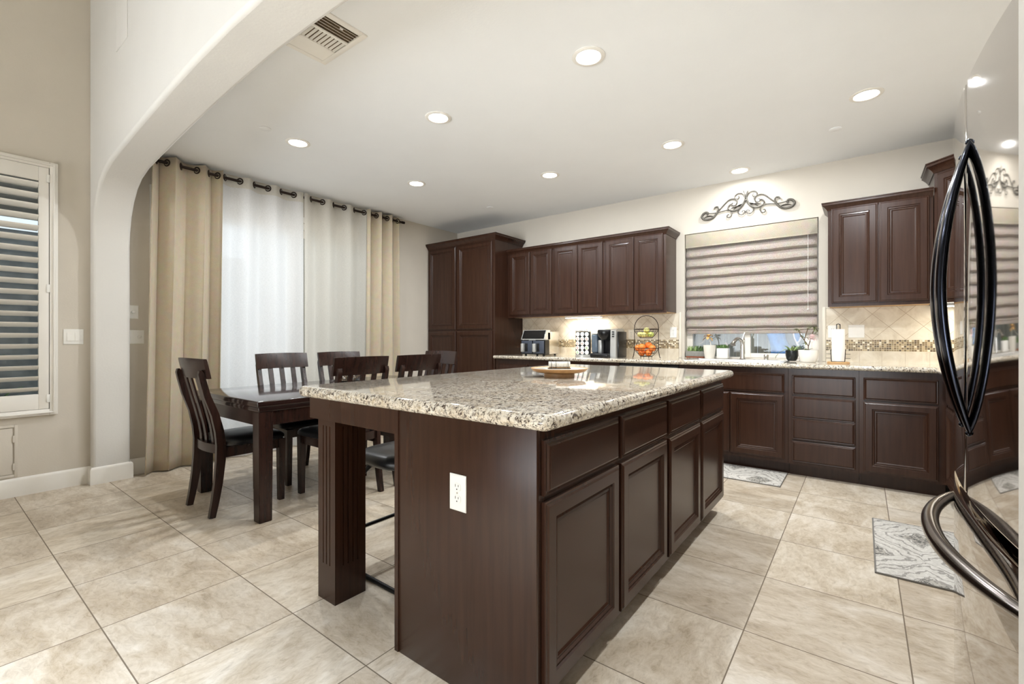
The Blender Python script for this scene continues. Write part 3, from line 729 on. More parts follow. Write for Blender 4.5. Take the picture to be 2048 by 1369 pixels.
# dishwasher
d = thing('dishwasher', 'white topped dishwasher between the base cabinets under the counter', 'dishwasher', (-1.70, 4.7, 0))
MB().box(-1.998, -1.400, 4.47, YB - 0.01, 0.10, 0.89).box(-1.99, -1.41, 4.545, YB - 0.01, 0.0, 0.10).obj('dishwasher_body', 'black_plastic', d)
MB().box(-1.996, -1.402, 4.435, 4.468, 0.12, 0.775, 0.006).obj('door', 'steel', d)
MB().box(-1.996, -1.402, 4.43, 4.468, 0.785, 0.868, 0.008).obj('control_panel', 'white_plastic', d)
MB().tube([(-1.93, 4.435, 0.735), (-1.93, 4.40, 0.735), (-1.47, 4.40, 0.735), (-1.47, 4.435, 0.735)], 0.009).obj('handle', 'steel', d)

# ------------------------------------------------------------------ kitchen countertop
CT, CB, CF = 0.94, 0.90, 4.405
mb = MB()
SX0, SX1, SY0, SY1 = -1.33, -0.56, 4.53, 4.93
mb.box(-3.655, SX0, CF + 0.02, YB - 0.011, CB, CT).box(SX1, 0.43, CF + 0.02, YB - 0.011, CB, CT).box(0.43, XR - 0.002, 2.20, YB - 0.011, CB, CT)
mb.box(SX0, SX1, CF + 0.02, SY0, CB, CT).box(SX0, SX1, SY1, YB - 0.011, CB, CT)
rr = 0.02
hp = [(rr * math.sin(a), CB + rr - rr * math.cos(a)) for a in [PI * k / 8 for k in range(9)]]
mb.sweep(hp, [(-3.655, CF + 0.02), (0.43, CF + 0.02), (0.43, 2.20)])
tag(mb.obj('kitchen_countertop', 'granite'), 'speckled beige granite countertop along the sink wall', 'countertop')
# window sill ledge in granite
tag(MB().box(WN[0] + 0.001, WN[1] - 0.001, YB - 0.01, yw - 0.001, CT - 0.002, CT + 0.006).obj('window_sill', 'granite'), 'granite sill at the foot of the sink window', 'window sill')

# backsplash
def splash(name, x0, x1, z1, side):
    mb = MB().box(x0, x1, YB - 0.010, YB - 0.0005, CT, z1)
    o_ = struct(mb, name, 'splash'); return o_
splash('wall_tile_1', -3.655, -1.575, 1.420, 0); splash('wall_tile_2', -0.262, XR - 0.012, 1.420, 0)
MB_ = MB().box(-1.574, -1.548, YB - 0.013, YB - 0.0005, CT, 1.434, 0.004)
struct(MB_, 'trim_2', 'ivory_plastic')
struct(MB().box(-0.289, -0.263, YB - 0.013, YB - 0.0005, CT, 1.434, 0.004).box(-0.263, -0.233, YB - 0.013, YB - 0.0005, 1.421, 1.434, 0.003), 'trim_3', 'ivory_plastic')

# under-cabinet lights
def strip_light(x0, x1, y, w, label):
    s_ = thing('under_cabinet_light', label, 'light', ((x0 + x1) / 2, y, UZ0))
    MB().box(x0, x1, y - 0.035, y + 0.035, UZ0 - 0.016, UZ0 + (0.0055 if x1 < 0 else -0.0003), 0.003).obj('housing', 'white_plastic', s_)
    MB().box(x0 + 0.01, x1 - 0.01, y - 0.028, y + 0.028, UZ0 - 0.0195, UZ0 - 0.0162).obj('lens', 'lens', s_)
    a_ = area('under_cabinet_lamp', ((x0 + x1) / 2, y, UZ0 - 0.024), (0, 0, 0), x1 - x0, 0.05, w, (1.0, 0.93, 0.80)); return s_
strip_light(-2.90, -2.42, 4.90, 3.2, 'slim light bar under the wall cabinets above the coffee pods')
strip_light(0.50, 0.86, 4.86, 2.2, 'slim light bar under the angled corner cabinet')

# ------------------------------------------------------------------ island
IX0, IX1, IY0, IY1 = -1.362, -0.742, 1.086, 3.262
isl = thing('kitchen_island', 'espresso kitchen island with four drawers over four doors', 'island', (-1.2, 2.15, 0))
MB().box(IX0, IX1 - 0.0, IY0 + 0.018, IY1, 0.088, 0.893).box(IX0, IX1 - 0.075, IY0 + 0.018, IY1, 0.0, 0.088).obj('cabinet_body', 'cabinet', isl)
MB().box(IX0 - 0.004, IX1 + 0.002, IY0, IY0 + 0.0178, 0.0, 0.893, 0.001).box(IX0 - 0.008, IX0 + 0.012, IY0 - 0.003, IY0 + 0.002, 0.0, 0.893).obj('end_panel', 'cabinet', isl)
for (a, b_) in ((1.112, 1.618), (1.640, 2.150), (2.186, 2.703), (2.733, 3.246)):
    panel(isl, 'drawer', face_x(a, 0.690, IX1 + 0.020), b_ - a, 0.852 - 0.690, SLAB)
    panel(isl, 'door', face_x(a, 0.108, IX1 + 0.020), b_ - a, 0.672 - 0.108, DOOR)
MB().box(-1.965, IX0 - 0.004, 1.086, 1.108, 0.795, 0.893).box(-1.965, -1.943, 1.108, IY1, 0.795, 0.893).box(-1.943, IX0, IY1 - 0.022, IY1, 0.795, 0.893).obj('apron', 'cabinet', isl)
def column(x0, x1, y0, y1):
    # fluted post: outline with grooves
    nf, ns, gd, gw = 3, 4, 0.007, 0.007
    pts = []
    def side(p0, p1, n, inw):
        d_ = Vector(p1) - Vector(p0); ln = d_.length; d_ /= ln; out_ = []
        out_.append(Vector(p0))
        m = 0.028
        for k in range(n):
            c_ = m + (ln - 2 * m) * (k + 0.5) / n
            for off, dep in ((-gw / 2, 0), (-gw / 4, gd), (gw / 4, gd), (gw / 2, 0)): out_.append(Vector(p0) + d_ * (c_ + off) + Vector(inw) * dep)
        return out_
    pts += side((x0, y0), (x1, y0), nf, (0, 1)) + side((x1, y0), (x1, y1), ns, (-1, 0)) + side((x1, y1), (x0, y1), nf, (0, -1)) + side((x0, y1), (x0, y0), ns, (1, 0))
    mb = MB(); mb.prism(pts, lambda q, k: (q.x, q.y, 0.16 if k == 0 else 0.765))
    mb.box(x0, x1, y0, y1, 0.0, 0.16).box(x0, x1, y0, y1, 0.765, 0.795)
    return mb
column(-1.930, -1.797, 1.106, 1.258).obj('column', 'cabinet', isl, angle=15)
column(-1.930, -1.797, 3.085, 3.235).obj('column', 'cabinet', isl, angle=15)
def rounded_slab(x0, x1, y0, y1, z0, z1, rc, re):
    pts = []
    for (cx_, cy_, a0) in ((x1 - rc, y1 - rc, 0), (x0 + rc, y1 - rc, PI / 2), (x0 + rc, y0 + rc, PI), (x1 - rc, y0 + rc, 3 * PI / 2)):
        for k in range(7): pts.append((cx_ + rc * math.cos(a0 + k * PI / 12), cy_ + rc * math.sin(a0 + k * PI / 12)))
    cxm, cym = (x0 + x1) / 2, (y0 + y1) / 2
    mb = MB(); rows = []
    h2 = (z1 - z0) / 2
    prof = [(re, 0.0)] + [(re - re * math.sin(a), h2 - h2 * math.cos(a)) for a in [PI * k / 10 for k in range(1, 10)]] + [(re, z1 - z0)]
    n = len(pts)
    for ins, u in prof:
        row = []
        for i_, (px, py) in enumerate(pts):
            k = i_ // 7; c_ = ((x1 - rc, y1 - rc), (x0 + rc, y1 - rc), (x0 + rc, y0 + rc), (x1 - rc, y0 + rc))[k]
            dx, dy = px - c_[0], py - c_[1]; ln = math.hypot(dx, dy); row.append(mb.bm.verts.new((px - dx / ln * ins, py - dy / ln * ins, z0 + u)))
        rows.append(row)
    for A_, B_ in zip(rows, rows[1:]):
        for k in range(n): mb.bm.faces.new((A_[k], A_[(k + 1) % n], B_[(k + 1) % n], B_[k]))
    mb.bm.faces.new(rows[0][::-1]); mb.bm.faces.new(rows[-1])
    return mb
tag(rounded_slab(-1.972, -0.666, 1.028, 3.275, 0.8937, 0.9405, 0.03, 0.022).obj('island_countertop', 'granite'), 'speckled beige granite slab on top of the kitchen island', 'countertop')

def outlet(name, label, M, w, h, kind, group=None, mat='white_plastic', slots=True):
    """M maps local u,v,d; centred"""
    t = thing(name, label, 'outlet' if kind == 'outlet' else 'switch', tuple(M @ Vector((0, 0, 0))), group)
    M2 = M @ Matrix.Translation((-w / 2, -h / 2, 0))
    MB().rings(M2, w, h, [(0, 0), (0, 0.003), (0.004, 0.006), (0.006, 0.006)]).obj('cover_plate', mat, t)
    def dia(u, v, r, d0, d1, nm, mt, n=16):
        m_ = MB(); m_.prism([(u + r * math.cos(2 * PI * k / n), v + r * math.sin(2 * PI * k / n)) for k in range(n)], lambda q, k: tuple(M @ Vector((q[0], q[1], d0 if k == 0 else d1)))); return m_.obj(nm, mt, t)
    def rect(u0, u1, v0, v1, d0, d1, nm, mt, par=None):
        m_ = MB(); m_.prism([(u0, v0), (u1, v0), (u1, v1), (u0, v1)], lambda q, k: tuple(M @ Vector((q[0], q[1], d0 if k == 0 else d1)))); return m_.obj(nm, mt, par or t)
    if kind == 'outlet':
        for s_ in (1, -1):
            m_ = MB(); n = 20
            pts = [(0.017 * math.cos(2 * PI * k / n) * (1.0), s_ * 0.0195 + max(-0.0125, min(0.0125, 0.0165 * math.sin(2 * PI * k / n)))) for k in range(n)]
            m_.prism(pts, lambda q, k: tuple(M @ Vector((q[0], q[1], 0.0055 if k == 0 else 0.0075)))); so_ = m_.obj('socket', mat, t)
            rect(-0.0075, -0.0055, s_ * 0.0195 + 0.000, s_ * 0.0195 + 0.009, 0.0074, 0.0079, 'slot', 'shadow_line', so_)
            rect(0.0055, 0.0075, s_ * 0.0195 + 0.001, s_ * 0.0195 + 0.008, 0.0074, 0.0079, 'slot', 'shadow_line', so_)
            rect(-0.002, 0.002, s_ * 0.0195 - 0.009, s_ * 0.0195 - 0.005, 0.0074, 0.0079, 'slot', 'shadow_line', so_)
        dia(0, 0, 0.003, 0.0058, 0.0068, 'screw', 'steel')
    else:
        for j, q in enumerate(kind):
            u = (j - (len(kind) - 1) / 2) * 0.046
            if q == 'r':
                rect(u - 0.0165, u + 0.0165, -0.033, 0.033, 0.0055, 0.0065, 'rocker_frame', mat)
                rect(u - 0.0145, u + 0.0145, -0.031, 0.0, 0.0064, 0.0105, 'rocker', mat); rect(u - 0.0145, u + 0.0145, 0.0, 0.031, 0.0064, 0.0080, 'rocker', mat)
            else:
                m_ = MB(); m_.lathe([(0.013, 0), (0.012, 0.016), (0.009, 0.018), (0, 0.018)], n=18)
                bmesh.ops.transform(m_.bm, matrix=M @ Matrix.Translation((u, 0, 0.0055)), verts=m_.bm.verts); m_.obj('dimmer_knob', 'silver_paint' if False else mat, t)
    return t
def cy(x, z, y): return face_y(x, z, y)
outlet('power_outlet', 'white double outlet on the dark end panel of the island', cy(-1.048, 0.645, IY0 - 0.0002), 0.072, 0.118, 'outlet')
WL = lambda y, z: face_x(y, z, XL + 0.0005)
outlet('light_switch', 'double rocker switch between the shuttered window and the arch jamb', WL(0.775, 1.162), 0.116, 0.118, 'rr', 'wall switches')
outlet('light_switch', 'square single dimmer above the other switch beside the beige curtain', WL(1.142, 1.372), 0.074, 0.112, 'd', 'wall switches')
outlet('light_switch', 'rocker and dimmer plate below the single dimmer', WL(1.162, 1.162), 0.112, 0.116, 'rd', 'wall switches')
YT = YB - 0.0102
outlet('power_outlet', 'white outlet partly hidden behind the paper towel roll', cy(-0.212, 1.21, YT), 0.072, 0.112, 'outlet', 'outlets on the backsplash')
outlet('light_switch', 'white double rocker plate on tile next to the paper towels', cy(-0.042, 1.212, YT), 0.114, 0.114, 'rr', 'switches on the backsplash')
outlet('power_outlet', 'white outlet on tile between the fruit basket and the window', cy(-1.632, 1.215, YT), 0.072, 0.114, 'outlet', 'outlets on the backsplash')
outlet('power_outlet', 'pale outlet on tile behind the fruit basket', cy(-2.11, 1.195, YT), 0.072, 0.114, 'outlet', 'outlets on the backsplash', 'ivory_plastic')
# low access door under the shuttered window
pp = thing('wall_access_door', 'painted access door low on the wall under the shutters', 'access door', (XL, 0.1, 0.14))
frame_prof(MB(), -0.18, 0.478, 0.145, 0.522, 0.018, XL, XL + 0.010, 0.002).obj('access_frame', 'wall', pp)
MB().box(XL, XL + 0.006, -0.158, 0.452, 0.168, 0.500, 0.001).obj('access_panel', 'wall', pp)
for z in (0.42, 0.22): MB().box(XL + 0.006, XL + 0.012, 0.452, 0.462, z - 0.025, z + 0.025).obj('hinge', 'wall', pp)

# ------------------------------------------------------------------ refrigerator
FC, FH = 1.70, 0.455
def fx(y): return 0.218 + 0.030 * ((y - FC) / FH) ** 2
fr = thing('refrigerator', 'glossy dark french door refrigerator with bowed handles', 'refrigerator', (0.62, FC, 0))
MB().box(0.305, XR - 0.015, FC - FH + 0.01, FC + FH - 0.01, 0.05, 1.80, 0.004).box(0.34, XR - 0.05, FC - FH + 0.03, FC + FH - 0.03, 0.0, 0.05).obj('fridge_body', 'fridge_body', fr)
def fdoor(y0, y1, z0, z1, name, par):
    n = 26; pts = []
    rc = 0.012
    ys = [y0 + rc + (y1 - y0 - 2 * rc) * k / n for k in range(n + 1)]
    front = [(y0, fx(y0) + 0.014), (y0 + 0.0012, fx(y0) + 0.007), (y0 + 0.005, fx(y0) + 0.0022)] + [(y, fx(y)) for y in ys] + [(y1 - 0.005, fx(y1) + 0.0022), (y1 - 0.0012, fx(y1) + 0.007), (y1, fx(y1) + 0.014)]
    outl = front + [(y1, 0.300), (y0, 0.300)]
    mb = MB(); rows = []
    for ins, z in ((0.006, z0), (0.0015, z0 + 0.0015), (0, z0 + 0.006), (0, z1 - 0.006), (0.0015, z1 - 0.0015), (0.006, z1)):
        rows.append([mb.bm.verts.new((x_ + (ins if j < len(front) else 0), y_, z)) for j, (y_, x_) in enumerate(outl)])
    k = len(outl)
    for A_, B_ in zip(rows, rows[1:]):
        for j in range(k): mb.bm.faces.new((A_[j], A_[(j + 1) % k], B_[(j + 1) % k], B_[j]))
    mb.bm.faces.new(rows[0][::-1]); mb.bm.faces.new(rows[-1])
    return mb.obj(name, 'fridge', par, angle=30)
d1 = fdoor(FC - FH, FC - 0.0025, 0.735, 1.828, 'door', fr); d2 = fdoor(FC + 0.0025, FC + FH, 0.735, 1.828, 'door', fr)
dw = fdoor(FC - FH, FC + FH, 0.06, 0.702, 'freezer_drawer', fr)
MB().box(0.262, 0.304, FC - FH + 0.006, FC + FH - 0.006, 0.7025, 0.7345).obj('gasket', 'black_plastic', fr)
def bow(y, z0, z1, par, depth=0.058):
    pts, R = [], []
    n = 36
    for i in range(n + 1):
        t = -1 + 2 * i / n
        pts.append((fx(y) + 0.004 - depth * (1 - abs(t) ** 1.9), y, lerp(z0, z1, (t + 1) / 2)))
        R.append(0.0045 + 0.0075 * (1 - t * t) ** 0.5)
    mb = MB(); mb.tube(pts, R, 16, flat=2.5)
    mb.ball((fx(y) + 0.001, y, z0 + 0.006), 0.009, 10).ball((fx(y) + 0.001, y, z1 - 0.006), 0.009, 10)
    return mb.obj('handle', 'fridge_handle', par, angle=60)
bow(1.655, 0.897, 1.660, d1); bow(1.760, 0.905, 1.652, d2)
pts, R = [], []
for i in range(41):
    t = -1 + 2 * i / 40; y = 1.672 + 0.43 * t
    pts.append((fx(y) + 0.004 - 0.072 * (1 - abs(t) ** 2.2), y, 0.630)); R.append(0.012 + 0.008 * (1 - t * t) ** 0.5)
MB().tube(pts, R, 14, flat=1.0).obj('handle', 'pewter', dw, angle=60)

# ------------------------------------------------------------------ rugs
def rug(label, x0, x1, y0, y1):
    t = thing('kitchen_rug', label, 'rug', ((x0 + x1) / 2, (y0 + y1) / 2, 0), 'grey patterned kitchen mats')
    n = 24; g = []
    MB().box(x0, x1, y0, y1, 0.0005, 0.008, 0.003).obj('pile', 'rug', t)
    w = 0.008
    m_ = MB(); m_.tube([(x0, y0, 0.005), (x1, y0, 0.005), (x1, y1, 0.005), (x0, y1, 0.005)], 0.0048, 8, closed=True)
    m_.obj('binding', 'rug_edge', t)
rug('grey and cream patterned mat on the tile beside the refrigerator', 0.052, 0.46, 2.862, 3.71)
rug('grey and cream patterned mat on the tile below the sink cabinet', -1.28, -0.505, 4.065, 4.515)

# ------------------------------------------------------------------ dining table and chairs
TX0, TX1, TY0, TY1 = -3.985, -2.945, 1.292, 3.10
tb = thing('dining_table', 'dark brown rectangular dining table with square legs', 'table', ((TX0 + TX1) / 2, (TY0 + TY1) / 2, 0))
MB().box(TX0, TX1, TY0, TY1, 0.722, 0.76, 0.006, 3).box(TX0 + 0.012, TX1 - 0.012, TY0 + 0.012, TY1 - 0.012, 0.690, 0.722, 0.004).obj('tabletop', 'table', tb, angle=50)
MB().box(TX0 + 0.03, TX1 - 0.03, TY0 + 0.03, TY0 + 0.052, 0.60, 0.69).box(TX0 + 0.03, TX1 - 0.03, TY1 - 0.052, TY1 - 0.03, 0.60, 0.69) \
    .box(TX0 + 0.03, TX0 + 0.052, TY0 + 0.052, TY1 - 0.052, 0.60, 0.69).box(TX1 - 0.052, TX1 - 0.03, TY0 + 0.052, TY1 - 0.052, 0.60, 0.69).obj('apron', 'chair', tb)
for sx in (0, 1):
    for sy in (0, 1):
        x_ = TX0 + 0.008 if sx == 0 else TX1 - 0.096; y_ = TY0 + 0.012 if sy == 0 else TY1 - 0.10
        m_ = MB(); a, b_ = 0.088, 0.078
        cxx, cyy = x_ + a / 2, y_ + a / 2
        m_.poly([(cxx - b_ / 2, cyy - b_ / 2, 0), (cxx + b_ / 2, cyy - b_ / 2, 0), (cxx + b_ / 2, cyy + b_ / 2, 0), (cxx - b_ / 2, cyy + b_ / 2, 0),
                 (cxx - a / 2, cyy - a / 2, 0.69), (cxx + a / 2, cyy - a / 2, 0.69), (cxx + a / 2, cyy + a / 2, 0.69), (cxx - a / 2, cyy + a / 2, 0.69)],
                [(3, 2, 1, 0), (4, 5, 6, 7), (0, 1, 5, 4), (1, 2, 6, 5), (2, 3, 7, 6), (3, 0, 4, 7)])
        bmesh.ops.bevel(m_.bm, geom=list(m_.bm.edges), offset=0.003, segments=2, affect='EDGES')
        m_.obj('leg', 'chair', tb)

GC = 'dining chairs around the dark table'
def rect_sweep(pts, hw, hd):
    """pts: (x,y,z) path in the y-z plane; hw half width in x; hd list of half depths"""
    mb = MB(); rows = []
    P = [Vector(p) for p in pts]
    for i, q in enumerate(P):
        a = P[max(0, i - 1)]; b_ = P[min(len(P) - 1, i + 1)]; t = (b_ - a).normalized(); nrm = Vector((0, t.z, -t.y))
        h = hd[i] if isinstance(hd, (list, tuple)) else hd
        rows.append([mb.bm.verts.new(q + Vector((sx * hw, 0, 0)) + nrm * (sy * h)) for sx, sy in ((-1, -1), (1, -1), (1, 1), (-1, 1))])
    for A_, B_ in zip(rows, rows[1:]):
        for j in range(4): mb.bm.faces.new((A_[j], A_[(j + 1) % 4], B_[(j + 1) % 4], B_[j]))
    mb.bm.faces.new(rows[0][::-1]); mb.bm.faces.new(rows[-1]); return mb
def back_y(z):
    k = [(0, -0.255), (0.1, -0.236), (0.22, -0.218), (0.36, -0.205), (0.46, -0.203), (0.55, -0.213), (0.66, -0.238), (0.78, -0.270), (0.90, -0.300), (1.02, -0.325)]
    for (z0, y0), (z1, y1) in zip(k, k[1:]):
        if z <= z1:
            t = (z - z0) / (z1 - z0); return lerp(y0, y1, t)
    return k[-1][1]
def make_chair():
    t = thing('dining_chair', '', 'chair', (0, 0, 0), GC)
    # cushion
    n = 40; mb = MB(); rows = []
    prof = [(0.93, 0.438), (1.0, 0.446), (1.0, 0.462), (0.975, 0.474), (0.90, 0.484), (0.70, 0.492), (0.35, 0.496)]
    for s_, z in prof:
        row = []
        for k in range(n):
            a = 2 * PI * k / n; ca, sa = math.cos(a), math.sin(a); e = 0.42
            px = math.copysign(abs(ca) ** e, ca) * 0.228; py = math.copysign(abs(sa) ** e, sa) * 0.215
            px *= 1.0 + 0.06 * (py / 0.215)
            row.append(mb.bm.verts.new((px * s_, py * s_ + 0.012, z)))
        rows.append(row)
    for A_, B_ in zip(rows, rows[1:]):
        for k in range(n): mb.bm.faces.new((A_[k], A_[(k + 1) % n], B_[(k + 1) % n], B_[k]))
    mb.bm.faces.new(rows[0][::-1]); mb.bm.faces.new(rows[-1]); mb.obj('seat_cushion', 'leather', t, angle=60)
    MB().box(-0.19, 0.19, 0.175, 0.197, 0.37, 0.438).box(-0.19, -0.168, -0.19, 0.175, 0.37, 0.438).box(0.168, 0.19, -0.19, 0.175, 0.37, 0.438).obj('seat_frame', 'chair', t)
    # curved rear rail
    g = MB(); pr = []
    m = 12
    vs = []
    for i in range(m + 1):
        u = -1 + 2 * i / m; y = -0.205 - 0.022 * (1 - u * u); vs.append((u * 0.178, y))
    pts = [(a, b_ - 0.010) for a, b_ in vs] + [(a, b_ + 0.010) for a, b_ in reversed(vs)]
    g.prism(pts, lambda q, k: (q[0], q[1], 0.40 if k == 0 else 0.458)); g.obj('rear_rail', 'chair', t)
    for s_ in (-1, 1):
        zs = [0, 0.1, 0.22, 0.36, 0.46, 0.55, 0.66, 0.78, 0.88, 0.925, 0.945]
        hd = [0.018, 0.021, 0.024, 0.027, 0.027, 0.025, 0.022, 0.019, 0.018, 0.016, 0.006]
        rect_sweep(catmull([(s_ * 0.192, back_y(z) - (0.012 if z > 0.7 else 0), z) for z in zs], 1), 0.0155, hd).obj('leg', 'chair', t, angle=30)
        m_ = MB(); a, b_ = 0.023, 0.018
        cxx, cyy = s_ * 0.188, 0.186
        m_.poly([(cxx - b_, cyy - b_, 0), (cxx + b_, cyy - b_, 0), (cxx + b_, cyy + b_, 0), (cxx - b_, cyy + b_, 0), (cxx - a, cyy - a, 0.437), (cxx + a, cyy - a, 0.437), (cxx + a, cyy + a, 0.437), (cxx - a, cyy + a, 0.437)],
                [(3, 2, 1, 0), (4, 5, 6, 7), (0, 1, 5, 4), (1, 2, 6, 5), (2, 3, 7, 6), (3, 0, 4, 7)]); m_.obj('leg', 'chair', t)
    for u in (-0.098, 0.0, 0.098):
        bulge = -0.018 * (1 - (u / 0.2) ** 2)
        zs = [0.43, 0.50, 0.58, 0.68, 0.78, 0.90]
        rect_sweep([(u, back_y(z) + bulge + 0.008, z) for z in zs], 0.019, 0.006).obj('slat', 'chair', t, angle=30)
    # top rail, curved in plan, leaning back
    m = 16; mb = MB(); rows = []
    for z, th in ((0.892, 0.010), (0.910, 0.011), (0.95, 0.011), (1.0, 0.011), (1.018, 0.009)):
        f_, b2 = [], []
        for i in range(m + 1):
            u = -1 + 2 * i / m; zz = z + (0.004 * (1 - u * u) if z > 0.99 else 0)
            y = back_y(z) + 0.022 - 0.030 * (1 - u * u)
            f_.append((u * 0.222, y + th, zz)); b2.append((u * 0.222, y - th, zz))
        rows.append([mb.bm.verts.new(p_) for p_ in f_ + b2[::-1]])
    k = len(rows[0])
    for A_, B_ in zip(rows, rows[1:]):
        for j in range(k): mb.bm.faces.new((A_[j], A_[(j + 1) % k], B_[(j + 1) % k], B_[j]))
    mb.bm.faces.new(rows[0][::-1]); mb.bm.faces.new(rows[-1]); mb.obj('top_rail', 'chair', t, angle=40)
    return t
ch0 = make_chair()
places = [(-3.497, 1.425, 0.0, 'dark slat-back chair at the table end facing away from the camera'),
          (-3.755, 1.985, -PI / 2, 'dark slat-back chair on the curtain side, by the white sheer, seat half visible'),
          (-3.755, 2.54, -PI / 2, 'dark slat-back chair on the curtain side, overlapped by a chair across the table'),
          (-3.130, 1.955, PI / 2, 'dark slat-back chair on the island side, nearer the fluted island column'),
          (-3.130, 2.49, PI / 2, 'dark slat-back chair on the island side, nearer the pantry'),
          (-3.462, 3.03, PI, 'pale-reflecting slat-back chair at the table end in front of the pantry')]
for i, (x_, y_, r_, lb) in enumerate(places):
    o_ = ch0 if i == 0 else copy_tree(ch0)
    o_.location = (x_, y_, 0); o_.rotation_euler = (0, 0, r_); o_['label'] = lb

# centrepiece on the table
cp = thing('table_centerpiece', 'dark twig centerpiece on the dining table behind a chair back', 'centerpiece', (-3.46, 2.25, 0.76))
MB().lathe([(0.07, 0), (0.11, 0.02), (0.125, 0.04), (0.118, 0.04), (0.10, 0.022), (0, 0.012)], (-3.46, 2.25, 0.7602), 24).obj('bowl', 'black_ceramic', cp)
mb = MB()
for i in range(22):
    a = random.uniform(0, 2 * PI); r0 = random.uniform(0, 0.07)
    p0 = Vector((-3.46 + r0 * math.cos(a), 2.25 + r0 * math.sin(a), 0.775)); p1 = p0 + Vector((random.uniform(-.09, .09), random.uniform(-.09, .09), random.uniform(.03, .075)))
    mb.tube([p0, (p0 + p1) / 2 + Vector((0, 0, 0.015)), p1], 0.0025, 6)
mb.obj('twigs', 'stem_brown', cp)

# ------------------------------------------------------------------ bar stool under the island overhang
st = thing('bar_stool', 'black leather counter stool tucked under the island overhang', 'stool', (-1.86, 1.55, 0))
n = 36; mb = MB(); rows = []
for s_, z in ((0.75, 0.565), (0.95, 0.572), (1.0, 0.590), (0.98, 0.612), (0.88, 0.628), (0.6, 0.626), (0.3, 0.622)):
    row = []
    for k in range(n):
        a = 2 * PI * k / n; e = 0.6; ca, sa = math.cos(a), math.sin(a)
        row.append(mb.bm.verts.new((-1.86 + math.copysign(abs(ca) ** e, ca) * 0.20 * s_, 1.55 + math.copysign(abs(sa) ** e, sa) * 0.215 * s_, z - 0.04)))
    rows.append(row)
for A_, B_ in zip(rows, rows[1:]):
    for k in range(n): mb.bm.faces.new((A_[k], A_[(k + 1) % n], B_[(k + 1) % n], B_[k]))
mb.bm.faces.new(rows[0][::-1]); mb.bm.faces.new(rows[-1]); mb.obj('seat', 'leather', st, angle=60)
gi, go = [], []
for j in range(8):
    v = j / 7; z = lerp(0.615, 0.785, v); ri, ro = [], []
    for k in range(15):
        a = lerp(-PI * 0.08, PI * 0.58, k / 14); rr_ = 0.205 + 0.03 * v
        ri.append((-1.86 + (rr_ - 0.012) * math.cos(a), 1.55 + (rr_ - 0.0) * math.sin(a), z)); ro.append((-1.86 + (rr_ + 0.016) * math.cos(a), 1.55 + (rr_ + 0.02) * math.sin(a), z))
    gi.append(ri + ro[::-1])
mb = MB(); rows = [[mb.bm.verts.new(p_) for p_ in r_] for r_ in gi]; k = len(gi[0])
for A_, B_ in zip(rows, rows[1:]):
    for j in range(k): mb.bm.faces.new((A_[j], A_[(j + 1) % k], B_[(j + 1) % k], B_[j]))
mb.bm.faces.new(rows[0][::-1]); mb.bm.faces.new(rows[-1]); mb.obj('backrest', 'leather', st, angle=60)
for s_ in (-1, 1):
    yv = 1.55 + s_ * 0.215; ys_ = 1.55 + s_ * 0.16
    MB().tube(catmull([(-1.93, ys_, 0.528), (-1.965, yv - s_ * 0.02, 0.47), (-1.99, yv, 0.35), (-2.01, yv + s_ * 0.01, 0.08), (-1.99, yv + s_ * 0.012, 0.016), (-1.9, yv + s_ * 0.012, 0.012), (-1.55, yv + s_ * 0.012, 0.012), (-1.575, yv + s_ * 0.012, 0.05), (-1.55, yv, 0.35), (-1.66, yv - s_ * 0.02, 0.47), (-1.69, ys_, 0.528)], 5), 0.011, 10).obj('leg_frame', 'black_metal', st)
MB().tube([(-2.002, 1.33, 0.20), (-2.002, 1.77, 0.20)], 0.009, 10).obj('footrest', 'black_metal', st)
MB().tube([(-1.590, 1.33, 0.18), (-1.590, 1.77, 0.18)], 0.009, 10).obj('footrest', 'black_metal', st)

MB().tube(catmull([(-1.78, 1.62, 0.54), (-1.70, 1.70, 0.56), (-1.695, 1.715, 0.64), (-1.69, 1.72, 0.72)], 4), 0.012, 10).obj('back_support', 'black_metal', st)

# ------------------------------------------------------------------ curtains
RX, RZ = XL + 0.095, 2.672
rod = thing('curtain_rod', 'dark bronze curtain rod across the patio door', 'curtain rod', (RX, 2.6, RZ))
MB().tube([(RX, 1.18, RZ), (RX, 3.93, RZ)], 0.0125, 14).obj('rod', 'bronze', rod)
for y in (1.18, 3.93): MB().lathe([(0.0, -0.022), (0.017, -0.02), (0.018, 0.0), (0.017, 0.02), (0, 0.022)], (0, 0, 0), 16).obj('finial', 'bronze', rod) if False else MB().tube([(RX, y - 0.02, RZ), (RX, y + 0.02, RZ)], 0.017, 14).obj('finial', 'bronze', rod)
for y in (1.26, 2.56, 3.88): MB().box(XL, XL + 0.012, y - 0.012, y + 0.012, RZ - 0.03, RZ + 0.03).tube([(XL + 0.01, y, RZ - 0.018), (RX, y, RZ - 0.018)], 0.006, 8).obj('bracket', 'bronze', rod)
